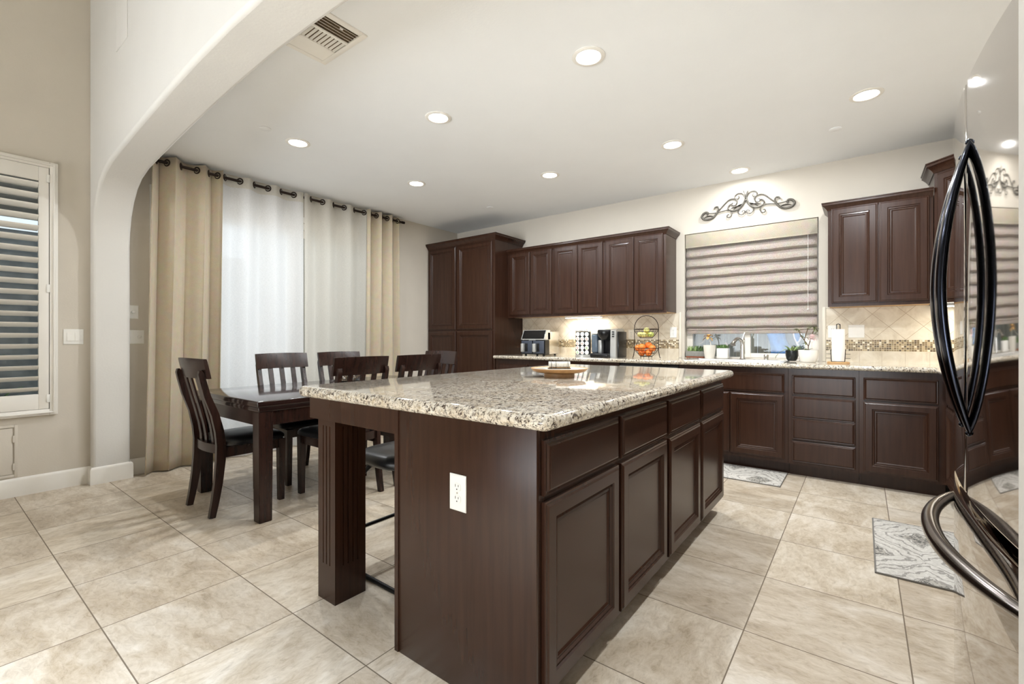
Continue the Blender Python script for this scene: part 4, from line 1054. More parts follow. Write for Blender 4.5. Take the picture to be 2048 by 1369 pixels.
def curtain(name, label, y0, y1, yb0, yb1, waves, amp, mat, xoff=0.0, ztop=2.722, zbot=0.012, ph=0.0, group=None, solid=True, flare=1.0, asym=0.0, header=None):
    t = thing(name, label, 'curtain', (RX, (y0 + y1) / 2, zbot), group)
    ny, nz = waves * 16, 26; g = []
    def pos(u, v):
        # u along width, v from top 0 to bottom 1
        y = lerp(lerp(y0, y1, u), lerp(yb0, yb1, u), v)
        p_ = 2 * PI * waves * (u + asym * math.sin(2 * PI * u) / (2 * PI)) + ph
        s_ = math.sin(p_)
        s_ = math.copysign(abs(s_) ** 0.75, s_)
        a = amp * (1 + (flare - 1) * v) * (0.9 + 0.1 * math.sin(5 * u + 3 * v))
        yy = y + 0.35 * amp * math.sin(2 * p_) * (0.6 + 0.4 * v) * (1 if 0.02 < u < 0.98 else 0)
        return Vector((RX + xoff + a * s_ + 0.008 * v * math.sin(9 * u + 2 * v), yy, lerp(ztop, zbot, v) - (0.006 * (1 - abs(s_)) if v == 0 else 0)))
    for i in range(ny + 1):
        g.append([tuple(pos(i / ny, j / nz)) for j in range(nz + 1)])
    mb = MB().sheet(g); o_ = mb.obj('cloth', mat, t, angle=80)
    if solid:
        so_ = o_.modifiers.new('solid', 'SOLIDIFY'); so_.thickness = 0.003; so_.offset = 0
    # header band (double layer) on the sheers
    if header:
        gg = [[tuple(pos(i / ny, v_) + Vector((0.0015, 0, 0))) for v_ in (0.0, 0.02, 0.04)] for i in range(ny + 1)]
        MB().sheet(gg).obj('header_band', header, t, angle=80)
    # grommets where the cloth crosses the rod
    for k in range(2 * waves):
        target = (k + 0.5 * 0) / (2 * waves)
        best = None
        for q in range(60):
            u = (k + q / 60) / (2 * waves) * 1.0
            e = abs(pos(u, 0.02).x - RX)
            if best is None or e < best[0]: best = (e, u)
        u = best[1]
        if u < 0.01 or u > 0.995: continue
        c_ = pos(u, 0.0); dn = (pos(min(1, u + 0.004), 0.0) - pos(max(0, u - 0.004), 0.0)); dn.z = 0; dn.normalize()
        ctr = Vector((RX, c_.y, RZ)); ax = dn
        pts = [ctr + ax * (0.027 * math.cos(a)) + Vector((0, 0, 0.027 * math.sin(a))) for a in [2 * PI * j / 18 for j in range(18)]]
        MB().tube(pts, 0.0065, 8, closed=True).obj('grommet', 'bronze', t, angle=60)
    return t
GB = 'beige blackout curtains'
curtain('beige_curtain', 'beige grommet curtain with deep folds beside the arch wall switches', 1.235, 1.775, 1.185, 1.735, 3, 0.066, 'curtain', ph=1.2, group=GB, flare=1.05, asym=0.3)
curtain('beige_curtain', 'beige grommet curtain hanging beside the pantry end of the patio door', 3.36, 3.85, 3.33, 3.87, 3, 0.055, 'curtain', ph=0.4, group=GB, zbot=0.012)
curtain('sheer_curtain', 'bright white sheer curtain panel beside the deep-folded beige curtain', 1.77, 2.562, 1.74, 2.562, 3, 0.040, 'sheer', ph=2.2, solid=False, group='sheer curtains', ztop=2.714, header='sheer_ivory')
curtain('sheer_curtain', 'ivory sheer curtain panel nearer the pantry', 2.57, 3.375, 2.57, 3.36, 3, 0.040, 'sheer_ivory', ph=1.0, solid=False, group='sheer curtains', ztop=2.714, header='sheer_ivory')

# ------------------------------------------------------------------ roman shade
rs = thing('roman_shade', 'taupe roman shade with stacked folds in the sink window', 'window shade', (-0.917, YB + 0.03, 1.2))
X0, X1 = -1.506, -0.327
MB().box(X0, X1, YB + 0.004, YB + 0.014, 2.115, 2.256, 0.002).box(X0, X1, YB + 0.001, YB + 0.0042, 2.112, 2.124, 0.001).box(X0, X1, YB + 0.014, YB + 0.06, 2.245, 2.256).obj('valance', 'shade_valance', rs)
prof = [(2.235, 0.0)]
nf = 8; zt, zb = 2.113, 1.262
for i in range(nf):
    za = lerp(zt, zb, i / nf); zc = lerp(zt, zb, (i + 1) / nf); h_ = za - zc
    for f_, d_ in ((0.0, -0.006), (0.10, -0.002), (0.22, 0.009), (0.36, 0.024), (0.52, 0.035), (0.70, 0.042), (0.86, 0.041), (0.96, 0.026)):
        prof.append((za - h_ * f_, d_))
prof += [(zb, 0.004), (1.252, 0.016), (1.238, 0.018), (1.234, 0.006)]
g = []
for i in range(25):
    x_ = lerp(X0 + 0.004, X1 - 0.004, i / 24)
    g.append([(x_, YB + 0.050 - d_ * (1 + 0.04 * math.sin(3 * i)), z_ + 0.002 * math.sin(i * 0.9 + z_ * 20)) for z_, d_ in prof])
o_ = MB().sheet(g).obj('folds', 'shade', rs, angle=50); so_ = o_.modifiers.new('solid', 'SOLIDIFY'); so_.thickness = 0.002
MB().box(X0 + 0.01, X1 - 0.01, YB + 0.038, YB + 0.052, 1.198, 1.236, 0.003).obj('bottom_rail', 'shade', rs)
mb = MB().tube([(-0.40, YB + 0.0, 2.112), (-0.40, YB + 0.0, 1.42)], 0.0015, 6).ball((-0.40, YB, 1.42), 0.007, 8).ball((-0.40, YB, 1.86), 0.006, 8); mb.obj('pull_cord', 'white_plastic', rs)

# ------------------------------------------------------------------ scroll wall art
wa = thing('scroll_wall_art', 'pewter iron scroll ornament on the wall above the window', 'wall art', (-0.92, YB - 0.01, 2.47))
K = 0.000462
def px(p_, sgn):
    u, v = p_; vc = v + 0.135 * (u - 995)
    return (-0.92 + sgn * (u - 995) * K, YB - 0.014, 2.628 - (vc - 110) * K)
strokes = [
    ([(1010, 300), (1022, 250), (1060, 180), (1140, 150), (1205, 185), (1195, 245), (1150, 262), (1120, 232), (1145, 208)], 0.0042),
    ([(1012, 290), (1020, 330), (1050, 400), (1090, 460), (1160, 497), (1250, 492), (1320, 445), (1342, 395), (1312, 345), (1270, 338)], 0.0062),
    ([(1245, 318), (1270, 345), (1242, 388), (1190, 380), (1162, 320), (1190, 258), (1270, 228), (1350, 245), (1430, 310), (1500, 370), (1560, 425), (1630, 485)], 0.0048),
    ([(1560, 425), (1620, 500), (1690, 535), (1770, 535), (1850, 505), (1892, 440), (1862, 380), (1800, 364), (1758, 398), (1792, 428)], 0.0085),
    ([(1292, 480), (1350, 448), (1450, 440), (1560, 440), (1660, 425), (1760, 400)], 0.0042),
    ([(1572, 418), (1540, 370), (1560, 312), (1612, 308), (1632, 350)], 0.0055),
    ([(1300, 478), (1268, 540), (1290, 600), (1340, 615), (1370, 575), (1342, 545), (1325, 565)], 0.0040),
    ([(1010, 370), (1050, 430), (1110, 480), (1147, 540), (1120, 600), (1060, 630), (1008, 600), (1020, 558), (1060, 555), (1066, 578)], 0.0038),
]
for sg in (-1, 1):
    for pts, r_ in strokes:
        q = catmull([px(p_, sg) for p_ in pts], 6); n_ = len(q)
        R = [r_ * 1.35 * (0.55 + 0.45 * math.sin(PI * (0.12 + 0.76 * i / (n_ - 1)))) for i in range(n_)]
        MB().tube(q, R, 8).obj('scroll', 'pewter_iron', wa, angle=60)
    # acanthus fill inside the C scrolls
    mb = MB()
    for (a, b_, w_) in (((1040, 400), (1230, 470), 0.030), ((1060, 440), (1300, 440), 0.022), ((1640, 500), (1840, 470), 0.034)):
        A_, B_ = Vector(px(a, sg)), Vector(px(b_, sg)); mb.leaf(A_, B_, w_, 0.006, 8, 0.003)
    mb.obj('acanthus_leaf', 'pewter_iron', wa, angle=60)
mb = MB()
for du, dv_, w_ in ((0, -60, 0.018), (-48, -20, 0.014), (48, -20, 0.014), (-60, 50, 0.012), (60, 50, 0.012)):
    A_ = Vector(px((995, 290), 1)); B_ = Vector(px((995 + du, 150 + dv_), 1)); mb.leaf(A_, B_, w_ * 1.4, 0.003, 7, 0.003)
mb.ball(px((995, 345), 1), 0.011, 10); mb.obj('finial', 'pewter_iron', wa, angle=60)

# ------------------------------------------------------------------ ceiling fixtures
GLT = 'recessed ceiling lights'
def make_light():
    t = thing('recessed_light', '', 'ceiling light', (0, 0, 0), GLT)
    MB().lathe([(0.092, -0.0005), (0.093, -0.004), (0.086, -0.007), (0.070, -0.008), (0.066, -0.004), (0.066, -0.0005)], n=36).obj('trim_ring', 'white_trim', t)
    MB().lathe([(0.0655, -0.0008), (0.0655, -0.0045), (0.045, -0.006), (0, -0.0065)], n=36).obj('lens', 'lens', t)
    return t
l0 = make_light()
spots = [(-1.23, 2.325, 'largest looking recessed light, right over the middle of the island'),
         (0.02, 3.79, 'recessed light over the patterned mat beside the refrigerator'),
         (-2.43, 2.31, 'recessed light between the island and the dining table, beside the largest one'),
         (-3.65, 1.915, 'recessed light above the dining table, closer to the arch'),
         (-1.24, 3.80, 'recessed light over the aisle between the island and the sink window'),
         (-2.42, 3.78, 'recessed light above the floor in front of the coffee counter'),
         (-3.64, 3.155, 'recessed light above the dining table, closer to the pantry'),
         (-0.925, 4.77, 'recessed light right over the scroll wall art and sink'),
         (0.02, 2.325, 'recessed light beside the arch, over the refrigerator handles')]
for i, (x_, y_, lb) in enumerate(spots):
    o_ = l0 if i == 0 else copy_tree(l0)
    o_.location = (x_, y_, ZC); o_['label'] = lb
    ld = bpy.data.lights.new('downlight', 'AREA'); ld.shape = 'DISK'; ld.size = 0.07; ld.energy = LAMP_W * {0: 0.7, 1: 1.2, 7: 0.28, 8: 1.5}.get(i, 1.0); ld.color = LAMP_COL; ld.spread = math.radians(178)
    lo = bpy.data.objects.new('downlight', ld); lo.location = (x_, y_, ZC - 0.012); COL.objects.link(lo)
for (x_, y_, lb) in ((-3.60, 1.635, 'round white sprinkler cover on the ceiling above the dining table'), (-0.163, 4.27, 'round white sprinkler cover on the ceiling above the drawer cabinets'), (-3.595, 4.275, 'round white sprinkler cover on the ceiling in front of the pantry')):
    tag(MB().lathe([(0.0, -0.006), (0.038, -0.006), (0.041, -0.004), (0.041, -0.0003)], (x_, y_, ZC), 28).obj('sprinkler_cover', 'ceiling'), lb, 'sprinkler cover', 'ceiling sprinkler covers')

# ceiling air vent
VX0, VX1, VY0, VY1 = -2.478, -2.068, 1.205, 1.462
vt = thing('ceiling_vent', 'white ceiling air register with three louver banks beside the arch', 'vent', ((VX0 + VX1) / 2, (VY0 + VY1) / 2, ZC))
mb = MB()
mb.box(VX0, VX1, VY0, VY0 + 0.03, ZC - 0.010, ZC - 0.0003, 0.003).box(VX0, VX1, VY1 - 0.03, VY1, ZC - 0.010, ZC - 0.0003, 0.003)
xs = [VX0, VX0 + 0.03, VX0 + 0.135, VX0 + 0.15, VX0 + 0.258, VX0 + 0.273, VX1 - 0.03, VX1]
for a, b_ in ((xs[0], xs[1]), (xs[2], xs[3]), (xs[4], xs[5]), (xs[6], xs[7])): mb.box(a, b_, VY0 + 0.03, VY1 - 0.03, ZC - 0.010, ZC - 0.0003, 0.002)
mb.obj('vent_frame', 'white_trim', vt)
MB().box(VX0 + 0.03, VX1 - 0.03, VY0 + 0.03, VY1 - 0.03, ZC - 0.0012, ZC - 0.0004).obj('duct', 'dark_void', vt)
def slat(x0, x1, y0, y1, axis, tilt):
    if axis == 'y':   # long in y, repeated in x
        Mx = Matrix.Translation(((x0 + x1) / 2, 0, ZC - 0.006)) @ Matrix.Rotation(tilt, 4, 'Y'); w_ = (x1 - x0) / 2
        return MB().box(-w_, w_, y0, y1, -0.0008, 0.0008, M=Mx)
    Mx = Matrix.Translation((0, (y0 + y1) / 2, ZC - 0.006)) @ Matrix.Rotation(tilt, 4, 'X'); w_ = (y1 - y0) / 2
    return MB().box(x0, x1, -w_, w_, -0.0008, 0.0008, M=Mx)
for k in range(5):
    a = xs[1] + (xs[2] - xs[1]) * k / 5; slat(a, a + 0.0205, VY0 + 0.03, VY1 - 0.03, 'y', math.radians(-6)).obj('louver', 'white_trim', vt)
    a = xs[5] + (xs[6] - xs[5]) * (k + 0.0) / 5; slat(a, a + 0.008, VY0 + 0.03, VY1 - 0.03, 'y', math.radians(36)).obj('louver', 'white_trim', vt)
for k in range(9):
    a = VY0 + 0.03 + (VY1 - VY0 - 0.06) * k / 9; slat(xs[3], xs[4], a + 0.004, a + 0.0165, 'x', math.radians(-50)).obj('louver', 'white_trim', vt)
MB().box(VX1 - 0.05, VX1 - 0.043, 1.33, 1.345, ZC - 0.016, ZC - 0.008).obj('damper_lever', 'white_trim', vt)

# ------------------------------------------------------------------ on the island: tray
tx, ty, tz = -1.315, 2.150, 0.9405
tr = thing('pedestal_tray', 'round wooden pedestal tray on the island', 'tray', (tx, ty, tz))
MB().lathe([(0.0, 0.0), (0.082, 0.0), (0.082, 0.018), (0.076, 0.022), (0.06, 0.024), (0, 0.024)], (tx, ty, tz), 40).obj('tray_base', 'tray_wood', tr)
MB().lathe([(0.0, 0.0242), (0.12, 0.0245), (0.142, 0.031), (0.154, 0.044), (0.156, 0.047), (0.151, 0.047), (0.145, 0.043)], (tx, ty, tz), 48).obj('tray_dish', 'tray_wood', tr)
MB().lathe([(0.0, 0.0425), (0.1445, 0.0425), (0.1445, 0.0432), (0.0, 0.0432)], (tx, ty, tz), 48).obj('tray_liner', 'white_ceramic', tr)
cd = thing('wire_caddy', 'small wire caddy with a ribbed white roll on the wooden tray', 'caddy', (tx, ty, tz + 0.0435))
ax = Vector((math.cos(0.65), math.sin(0.65), 0)); nx_ = Vector((-ax.y, ax.x, 0)); c0 = Vector((tx, ty, tz + 0.0435))
mb = MB()
pts = []; R = []
for i in range(41):
    u = -0.058 + 0.116 * i / 40; pts.append(c0 + ax * u + Vector((0, 0, 0.022))); R.append(0.0165 + 0.0012 * math.sin(i * 2.4))
mb.tube(pts, R, 16).obj('roll', 'cream_ceramic', cd)
mb = MB()
for u in (-0.045, -0.02, 0.045):
    for s_ in (-1, 1): mb.tube([c0 + ax * u + nx_ * (0.02 * s_) + Vector((0, 0, 0.001)), c0 + ax * u + nx_ * (0.021 * s_) + Vector((0, 0, 0.035)), c0 + ax * u + nx_ * (0.014 * s_) + Vector((0, 0, 0.044))], 0.0014, 6)
    mb.tube([c0 + ax * u + nx_ * -0.02 + Vector((0, 0, 0.0016)), c0 + ax * u + nx_ * 0.02 + Vector((0, 0, 0.0016))], 0.0014, 6)
for s_ in (-1, 1): mb.tube([c0 + ax * -0.062 + nx_ * 0.02 * s_ + Vector((0, 0, 0.0016)), c0 + ax * 0.062 + nx_ * 0.02 * s_ + Vector((0, 0, 0.0016))], 0.0014, 6)
mb.obj('wire_frame', 'black_metal', cd)
MB().box(-0.058, 0.058, -0.018, 0.018, 0.0008, 0.0055, M=Matrix.Translation(c0) @ Matrix.Rotation(0.65, 4, 'Z')).obj('wood_base', 'tray_wood', cd)

# ------------------------------------------------------------------ counter appliances
ZT = CT + 0.0003
# air fryer
af = thing('air_fryer', 'dual basket air fryer on the counter next to the pantry', 'air fryer', (-3.19, 4.75, ZT))
ax0, ax1, ay0, ay1 = -3.36, -3.015, 4.60, 4.93
MB().box(ax0, ax1, ay0 + 0.05, ay1, ZT + 0.016, ZT + 0.30, 0.02, 3).obj('housing', 'steel', af)
mb = MB(); mb.prism([(ay0 + 0.0, ZT + 0.016), (ay0 + 0.09, ZT + 0.016), (ay0 + 0.09, ZT + 0.192), (ay0, ZT + 0.192)], lambda q, k: (ax0 - 0.006 if k == 0 else ax1 + 0.006, q[0], q[1])); mb.obj('basket_housing', 'black_plastic', af)
for u in (0, 1):
    b0 = lerp(ax0, ax1, u * 0.5) + 0.008; b1 = lerp(ax0, ax1, 0.5 + u * 0.5) - 0.008
    q = MB().box(b0, b1, ay0 - 0.012, ay0 - 0.0005, ZT + 0.03, ZT + 0.182, 0.004).obj('basket_front', 'navy_plastic', af)
    cxx = b0 + 0.036
    MB().box(cxx - 0.020, cxx + 0.018, ay0 - 0.055, ay0 - 0.0125, ZT + 0.045, ZT + 0.148, 0.008, 3).obj('handle', 'silver_paint', q)
    MB().box(cxx + 0.0185, cxx + 0.058, ay0 - 0.0165, ay0 - 0.0122, ZT + 0.05, ZT + 0.15, 0.002).obj('handle_recess', 'black_plastic', q)
mb = MB(); mb.prism([(ay0 - 0.010, ZT + 0.196), (ay0 + 0.12, ZT + 0.196), (ay0 + 0.12, ZT + 0.312), (ay0 + 0.045, ZT + 0.312)], lambda q, k: (ax0 if k == 0 else ax1, q[0], q[1])); mb.obj('control_head', 'silver_paint', af)
sl = Vector((0, 0.055, 0.116)); ln = sl.length; sl.normalize(); nn = Vector((0, -sl.z, sl.y))
Mf = Matrix(((1, sl.x, nn.x, ax0), (0, sl.y, nn.y, ay0 - 0.010), (0, sl.z, nn.z, ZT + 0.196), (0, 0, 0, 1)))
MB().rings(Mf @ Matrix.Translation((0.012, 0.010, 0)), ax1 - ax0 - 0.024, ln - 0.016, [(0, -0.001), (0, 0.002), (0.003, 0.003), (0.005, 0.003)]).obj('display', 'black_glass', af)
MB().box(-3.24, -3.14, ay0 - 0.0135, ay0 - 0.0118, ZT + 0.186, ZT + 0.1905).obj('nameplate', 'silver_paint', af)
for x_ in (ax0 + 0.04, ax1 - 0.04):
    for y_ in (ay0 + 0.04, ay1 - 0.04): MB().lathe([(0.014, 0), (0.012, 0.016)], (x_, y_, ZT), 14).obj('foot', 'black_plastic', af)
# pod rack
pr = thing('pod_rack', 'upright coffee pod rack beside the coffee maker', 'rack', (-2.595, 4.78, ZT))
rx0, rx1 = -2.685, -2.505
MB().box(rx0, rx1, 4.755, 4.80, ZT + 0.022, ZT + 0.285, 0.003).obj('rack_back', 'black_plastic', pr)
MB().lathe([(0.0, 0.0), (0.10, 0.0), (0.10, 0.016), (0.094, 0.021), (0, 0.021)], (-2.595, 4.79, ZT), 32).obj('rack_base', 'silver_paint', pr)
MB().box(rx0 - 0.002, rx1 + 0.002, 4.752, 4.804, ZT + 0.286, ZT + 0.300, 0.003).tube([(-2.64, 4.778, ZT + 0.300), (-2.64, 4.778, ZT + 0.318), (-2.55, 4.778, ZT + 0.318), (-2.55, 4.778, ZT + 0.300)], 0.004, 8).obj('rack_cap', 'chrome', pr)
rows_ = ['top', 'second', 'third', 'fourth', 'bottom']; cols_ = ['column beside the air fryer', 'middle column', 'column beside the coffee maker']
cmap = ['w', 'w', 'w', 'p', 'p', 'p', 'p', 'p', 'w', 'p', 'w', 'g', 'g', 'p', 'w']
cn = {'w': ('white', 'pod_white'), 'p': ('rose', 'pod_pink'), 'g': ('pale green', 'pod_green')}
for i in range(5):
    for j in range(3):
        nm, mt = cn[cmap[i * 3 + j]]; u = rx0 + 0.031 + j * 0.059; z_ = ZT + 0.258 - i * 0.0525
        t = thing('coffee_pod', f'{nm} lidded coffee pod in the {rows_[i]} row, {cols_[j]}', 'coffee pod', (u, 4.75, z_), 'coffee pods in the upright rack')
        m_ = MB(); m_.lathe([(0.0, 0.0), (0.0235, 0.0), (0.0255, 0.002), (0.0255, 0.004), (0.021, 0.005), (0.018, 0.0075), (0, 0.0075)], n=22)
        bmesh.ops.transform(m_.bm, matrix=Matrix.Translation((u, 4.7545, z_)) @ Matrix.Rotation(PI / 2, 4, 'X'), verts=m_.bm.verts); m_.obj('cup', 'pod_white', t)
        m_ = MB(); m_.lathe([(0.0, 0.0), (0.017, 0.0), (0.017, 0.0008), (0, 0.0008)], n=20)
        bmesh.ops.transform(m_.bm, matrix=Matrix.Translation((u, 4.7468, z_)) @ Matrix.Rotation(PI / 2, 4, 'X'), verts=m_.bm.verts); m_.obj('lid', mt, t)
# coffee maker
cm = thing('coffee_maker', 'silver and black pod coffee maker on the counter', 'coffee maker', (-2.28, 4.75, ZT))
mb = MB(); mb.prism([(4.66, ZT), (4.92, ZT), (4.92, ZT + 0.27), (4.86, ZT + 0.318), (4.72, ZT + 0.318), (4.67, ZT + 0.30)], lambda q, k: (-2.20 if k == 0 else -2.135, q[0], q[1])); mb.obj('side_body', 'silver_paint', cm)
MB().box(-2.134, -2.118, 4.70, 4.915, ZT, ZT + 0.285, 0.006).obj('side_cheek', 'black_plastic', cm)
MB().box(-2.385, -2.201, 4.80, 4.92, ZT, ZT + 0.30, 0.01).obj('back_body', 'black_plastic', cm)
m_ = MB(); m_.lathe([(0.045, 0.0), (0.078, 0.045), (0.088, 0.095), (0.082, 0.115), (0, 0.125)], (-2.298, 4.735, ZT + 0.19), 28, 1.0, 0.9); m_.obj('brew_head', 'black_plastic', cm)
m_ = MB(); m_.lathe([(0.078, 0.0), (0.083, 0.004), (0.083, 0.010), (0.075, 0.013)], (-2.298, 4.735, ZT + 0.302), 28, 1.0, 0.9); m_.obj('handle_ring', 'silver_paint', cm)
MB().box(-2.42, -2.20, 4.60, 4.80, ZT, ZT + 0.045, 0.012, 3).obj('drip_tray', 'black_plastic', cm)
MB().box(-2.385, -2.345, 4.74, 4.799, ZT + 0.046, ZT + 0.19, 0.004).obj('front_pillar', 'silver_paint', cm)
MB().box(-2.462, -2.388, 4.72, 4.90, ZT + 0.05, ZT + 0.255, 0.012, 3).box(-2.455, -2.392, 4.74, 4.88, ZT, ZT + 0.05).obj('water_tank', 'smoky', cm)
MB().box(-2.464, -2.388, 4.718, 4.902, ZT + 0.256, ZT + 0.272, 0.005).obj('tank_lid', 'silver_paint', cm)
for k, (yy, zz) in enumerate(((4.6665, 0.275), (4.6645, 0.25), (4.6645, 0.225))): MB().box(-2.178, -2.155, 4.655, 4.675, ZT + zz, ZT + zz + 0.012, 0.002).obj('button', 'black_plastic', cm)
# fruit basket
fbx, fby = -1.808, 4.70
fb = thing('fruit_basket', 'two tier wire fruit basket on the counter', 'basket', (fbx, fby, ZT))
arc = [(fbx - 0.150, fby, ZT + 0.004), (fbx - 0.142, fby, ZT + 0.02), (fbx - 0.132, fby, ZT + 0.07), (fbx - 0.130, fby, ZT + 0.14), (fbx - 0.130, fby, ZT + 0.32)]
arc += [(fbx - 0.130 * math.cos(a), fby, ZT + 0.32 + 0.130 * math.sin(a)) for a in [PI * k / 14 for k in range(1, 14)]]
arc += [(2 * fbx - x_, y_, z_) for x_, y_, z_ in arc[:5][::-1]]
MB().tube(arc, 0.0038, 8).obj('arch_handle', 'bronze', fb)
def wire_bowl(r0, z0, r1, z1, nm):
    mb = MB()
    for r_, z_, w_ in ((r0, z0, 0.0036), (lerp(r0, r1, 0.35), lerp(z0, z1, 0.25), 0.0018), (lerp(r0, r1, 0.7), lerp(z0, z1, 0.62), 0.0018), (r1, z1, 0.003)):
        mb.tube([(fbx + r_ * math.cos(2 * PI * k / 36), fby + r_ * math.sin(2 * PI * k / 36), z_) for k in range(36)], w_, 7, closed=True)
    for k in range(20):
        a = 2 * PI * k / 20
        mb.tube([(fbx + lerp(r0, r1, f_) * math.cos(a) * (1 + 0.08 * math.sin(PI * f_)), fby + lerp(r0, r1, f_) * math.sin(a) * (1 + 0.08 * math.sin(PI * f_)), lerp(z0, z1, f_)) for f_ in (0, 0.25, 0.5, 0.75, 1)], 0.0013, 5)
    for r_ in (r1 * 0.5,): mb.tube([(fbx + r_ * math.cos(2 * PI * k / 24), fby + r_ * math.sin(2 * PI * k / 24), z1) for k in range(24)], 0.0014, 6, closed=True)
    for k in range(4): mb.tube([(fbx - r1 * math.cos(k * PI / 4), fby - r1 * math.sin(k * PI / 4), z1), (fbx + r1 * math.cos(k * PI / 4), fby + r1 * math.sin(k * PI / 4), z1)], 0.0013, 5)
    return mb.obj(nm, 'bronze', fb)
wire_bowl(0.126, ZT + 0.306, 0.062, ZT + 0.215, 'upper_bowl'); wire_bowl(0.126, ZT + 0.108, 0.062, ZT + 0.022, 'lower_bowl')
mb = MB()
for k in range(4):
    a = PI / 4 + k * PI / 2; mb.tube([(fbx + 0.06 * math.cos(a), fby + 0.06 * math.sin(a), ZT + 0.022), (fbx + 0.062 * math.cos(a), fby + 0.062 * math.sin(a), ZT + 0.002)], 0.0028, 6)
mb.obj('feet', 'bronze', fb)
def fruit(nm, lab, p_, r_, mt, sq, grp):
    t = thing(nm, lab, 'fruit', p_, grp)
    MB().ball(p_, r_, 20, sq).obj('peel', mt, t, angle=80)
    MB().ball((p_[0] + 0.3 * r_, p_[1] - 0.2 * r_, p_[2] + r_ * sq[2] * 0.93), r_ * 0.11, 8, (1, 1, 0.5)).obj('stem_end', 'stem_brown', t)
zb = ZT + 0.022 + 0.038
fruit('orange', 'orange in the bottom layer of the lower bowl, pantry side', (fbx - 0.042, fby - 0.018, zb), 0.036, 'orange', (1, 1, 0.97), 'oranges in the lower bowl')
fruit('orange', 'orange in the bottom layer of the lower bowl, window side', (fbx + 0.036, fby - 0.026, zb), 0.036, 'orange', (1, 1, 0.97), 'oranges in the lower bowl')
fruit('orange', 'orange in the bottom layer of the lower bowl, against the tile', (fbx + 0.002, fby + 0.044, zb), 0.036, 'orange', (1, 1, 0.97), 'oranges in the lower bowl')
zb += 0.054
fruit('orange', 'outermost orange of the heap on the pantry side', (fbx - 0.082, fby - 0.012, zb - 0.006), 0.037, 'orange', (1, 1, 0.97), 'oranges in the lower bowl')
fruit('orange', 'big orange at the front of the heap, second from the pantry side', (fbx - 0.024, fby - 0.058, zb + 0.004), 0.038, 'orange', (1, 1, 0.97), 'oranges in the lower bowl')
fruit('orange', 'topmost orange of the heap, toward the window', (fbx + 0.018, fby + 0.016, zb + 0.022), 0.038, 'orange', (1, 1, 0.97), 'oranges in the lower bowl')
fruit('orange', 'outermost orange of the heap on the window side', (fbx + 0.074, fby - 0.030, zb - 0.006), 0.037, 'orange', (1, 1, 0.97), 'oranges in the lower bowl')
zb = ZT + 0.215 + 0.032
for (dx, dy, dz, mt, lab, nm) in ((-0.062, -0.01, 0.004, 'lemon', 'pale lemon at the pantry side of the upper bowl', 'lemon'), (-0.010, -0.045, 0.0, 'lemon', 'pale lemon at the front of the upper bowl', 'lemon'), (0.056, -0.018, 0.003, 'lime', 'pale green lime at the window side of the upper bowl', 'lime'), (0.0, 0.045, 0.002, 'lemon', 'pale lemon against the tile side of the upper bowl', 'lemon'), (0.004, 0.0, 0.050, 'lemon', 'topmost pale lemon of the upper bowl', 'lemon')):
    fruit(nm, lab, (fbx + dx, fby + dy, zb + dz), 0.029, mt, (1.12, 1, 0.96), 'citrus in the upper bowl')
# sink and faucet
sk = thing('sink', 'drop-in stainless sink under the window', 'sink', (-0.945, 4.73, CT))
mb = MB()
def ring_rect(mb, a, b_):
    (x0, x1, y0, y1, z0) = a; (u0, u1, v0, v1, w0) = b_
    A_ = [mb.bm.verts.new(p_) for p_ in ((x0, y0, z0), (x1, y0, z0), (x1, y1, z0), (x0, y1, z0))]; B_ = [mb.bm.verts.new(p_) for p_ in ((u0, v0, w0), (u1, v0, w0), (u1, v1, w0), (u0, v1, w0))]
    for j in range(4): mb.bm.faces.new((A_[j], A_[(j + 1) % 4], B_[(j + 1) % 4], B_[j]))
    return B_
z = CT + 0.0005
seq = [(SX0 - 0.03, SX1 + 0.03, SY0 - 0.03, SY1 + 0.035, z), (SX0 - 0.028, SX1 + 0.028, SY0 - 0.028, SY1 + 0.033, z + 0.005), (SX0 + 0.006, SX1 - 0.006, SY0 + 0.006, SY1 - 0.05, z + 0.005), (SX0 + 0.012, SX1 - 0.012, SY0 + 0.012, SY1 - 0.056, z - 0.01), (SX0 + 0.03, SX1 - 0.03, SY0 + 0.03, SY1 - 0.07, z - 0.19)]
for a, b_ in zip(seq, seq[1:]): last = ring_rect(mb, a, b_)
mb.bm.faces.new(last); bmesh.ops.remove_doubles(mb.bm, verts=mb.bm.verts, dist=1e-6); mb.obj('basin', 'steel', sk)
fz = CT + 0.0058
fa = thing('faucet', 'chrome pull-out faucet standing behind the sink', 'faucet', (-0.925, 4.905, fz))
MB().lathe([(0.030, 0), (0.030, 0.006), (0.024, 0.012), (0.0215, 0.06), (0.019, 0.15), (0.021, 0.19), (0.016, 0.205), (0, 0.21)], (-0.925, 4.905, fz), 24).obj('faucet_body', 'chrome', fa)
MB().tube(catmull([(-0.925, 4.905, fz + 0.14), (-0.935, 4.87, fz + 0.185), (-0.95, 4.80, fz + 0.20), (-0.965, 4.74, fz + 0.175), (-0.972, 4.71, fz + 0.145)], 6), [0.016] * 20 + [0.018] * 3 + [0.024] * 2, 14).obj('spout', 'chrome', fa)
MB().tube([(-0.925, 4.905, fz + 0.205), (-0.915, 4.915, fz + 0.235), (-0.905, 4.925, fz + 0.262)], [0.007, 0.006, 0.008], 10).obj('lever', 'chrome', fa)
tag(MB().lathe([(0.021, 0), (0.021, 0.045), (0.018, 0.050), (0, 0.051)], (-0.725, 4.925, fz), 22).obj('air_gap', 'chrome'), 'short chrome cylinder beside the faucet, behind the sink', 'sink fitting')

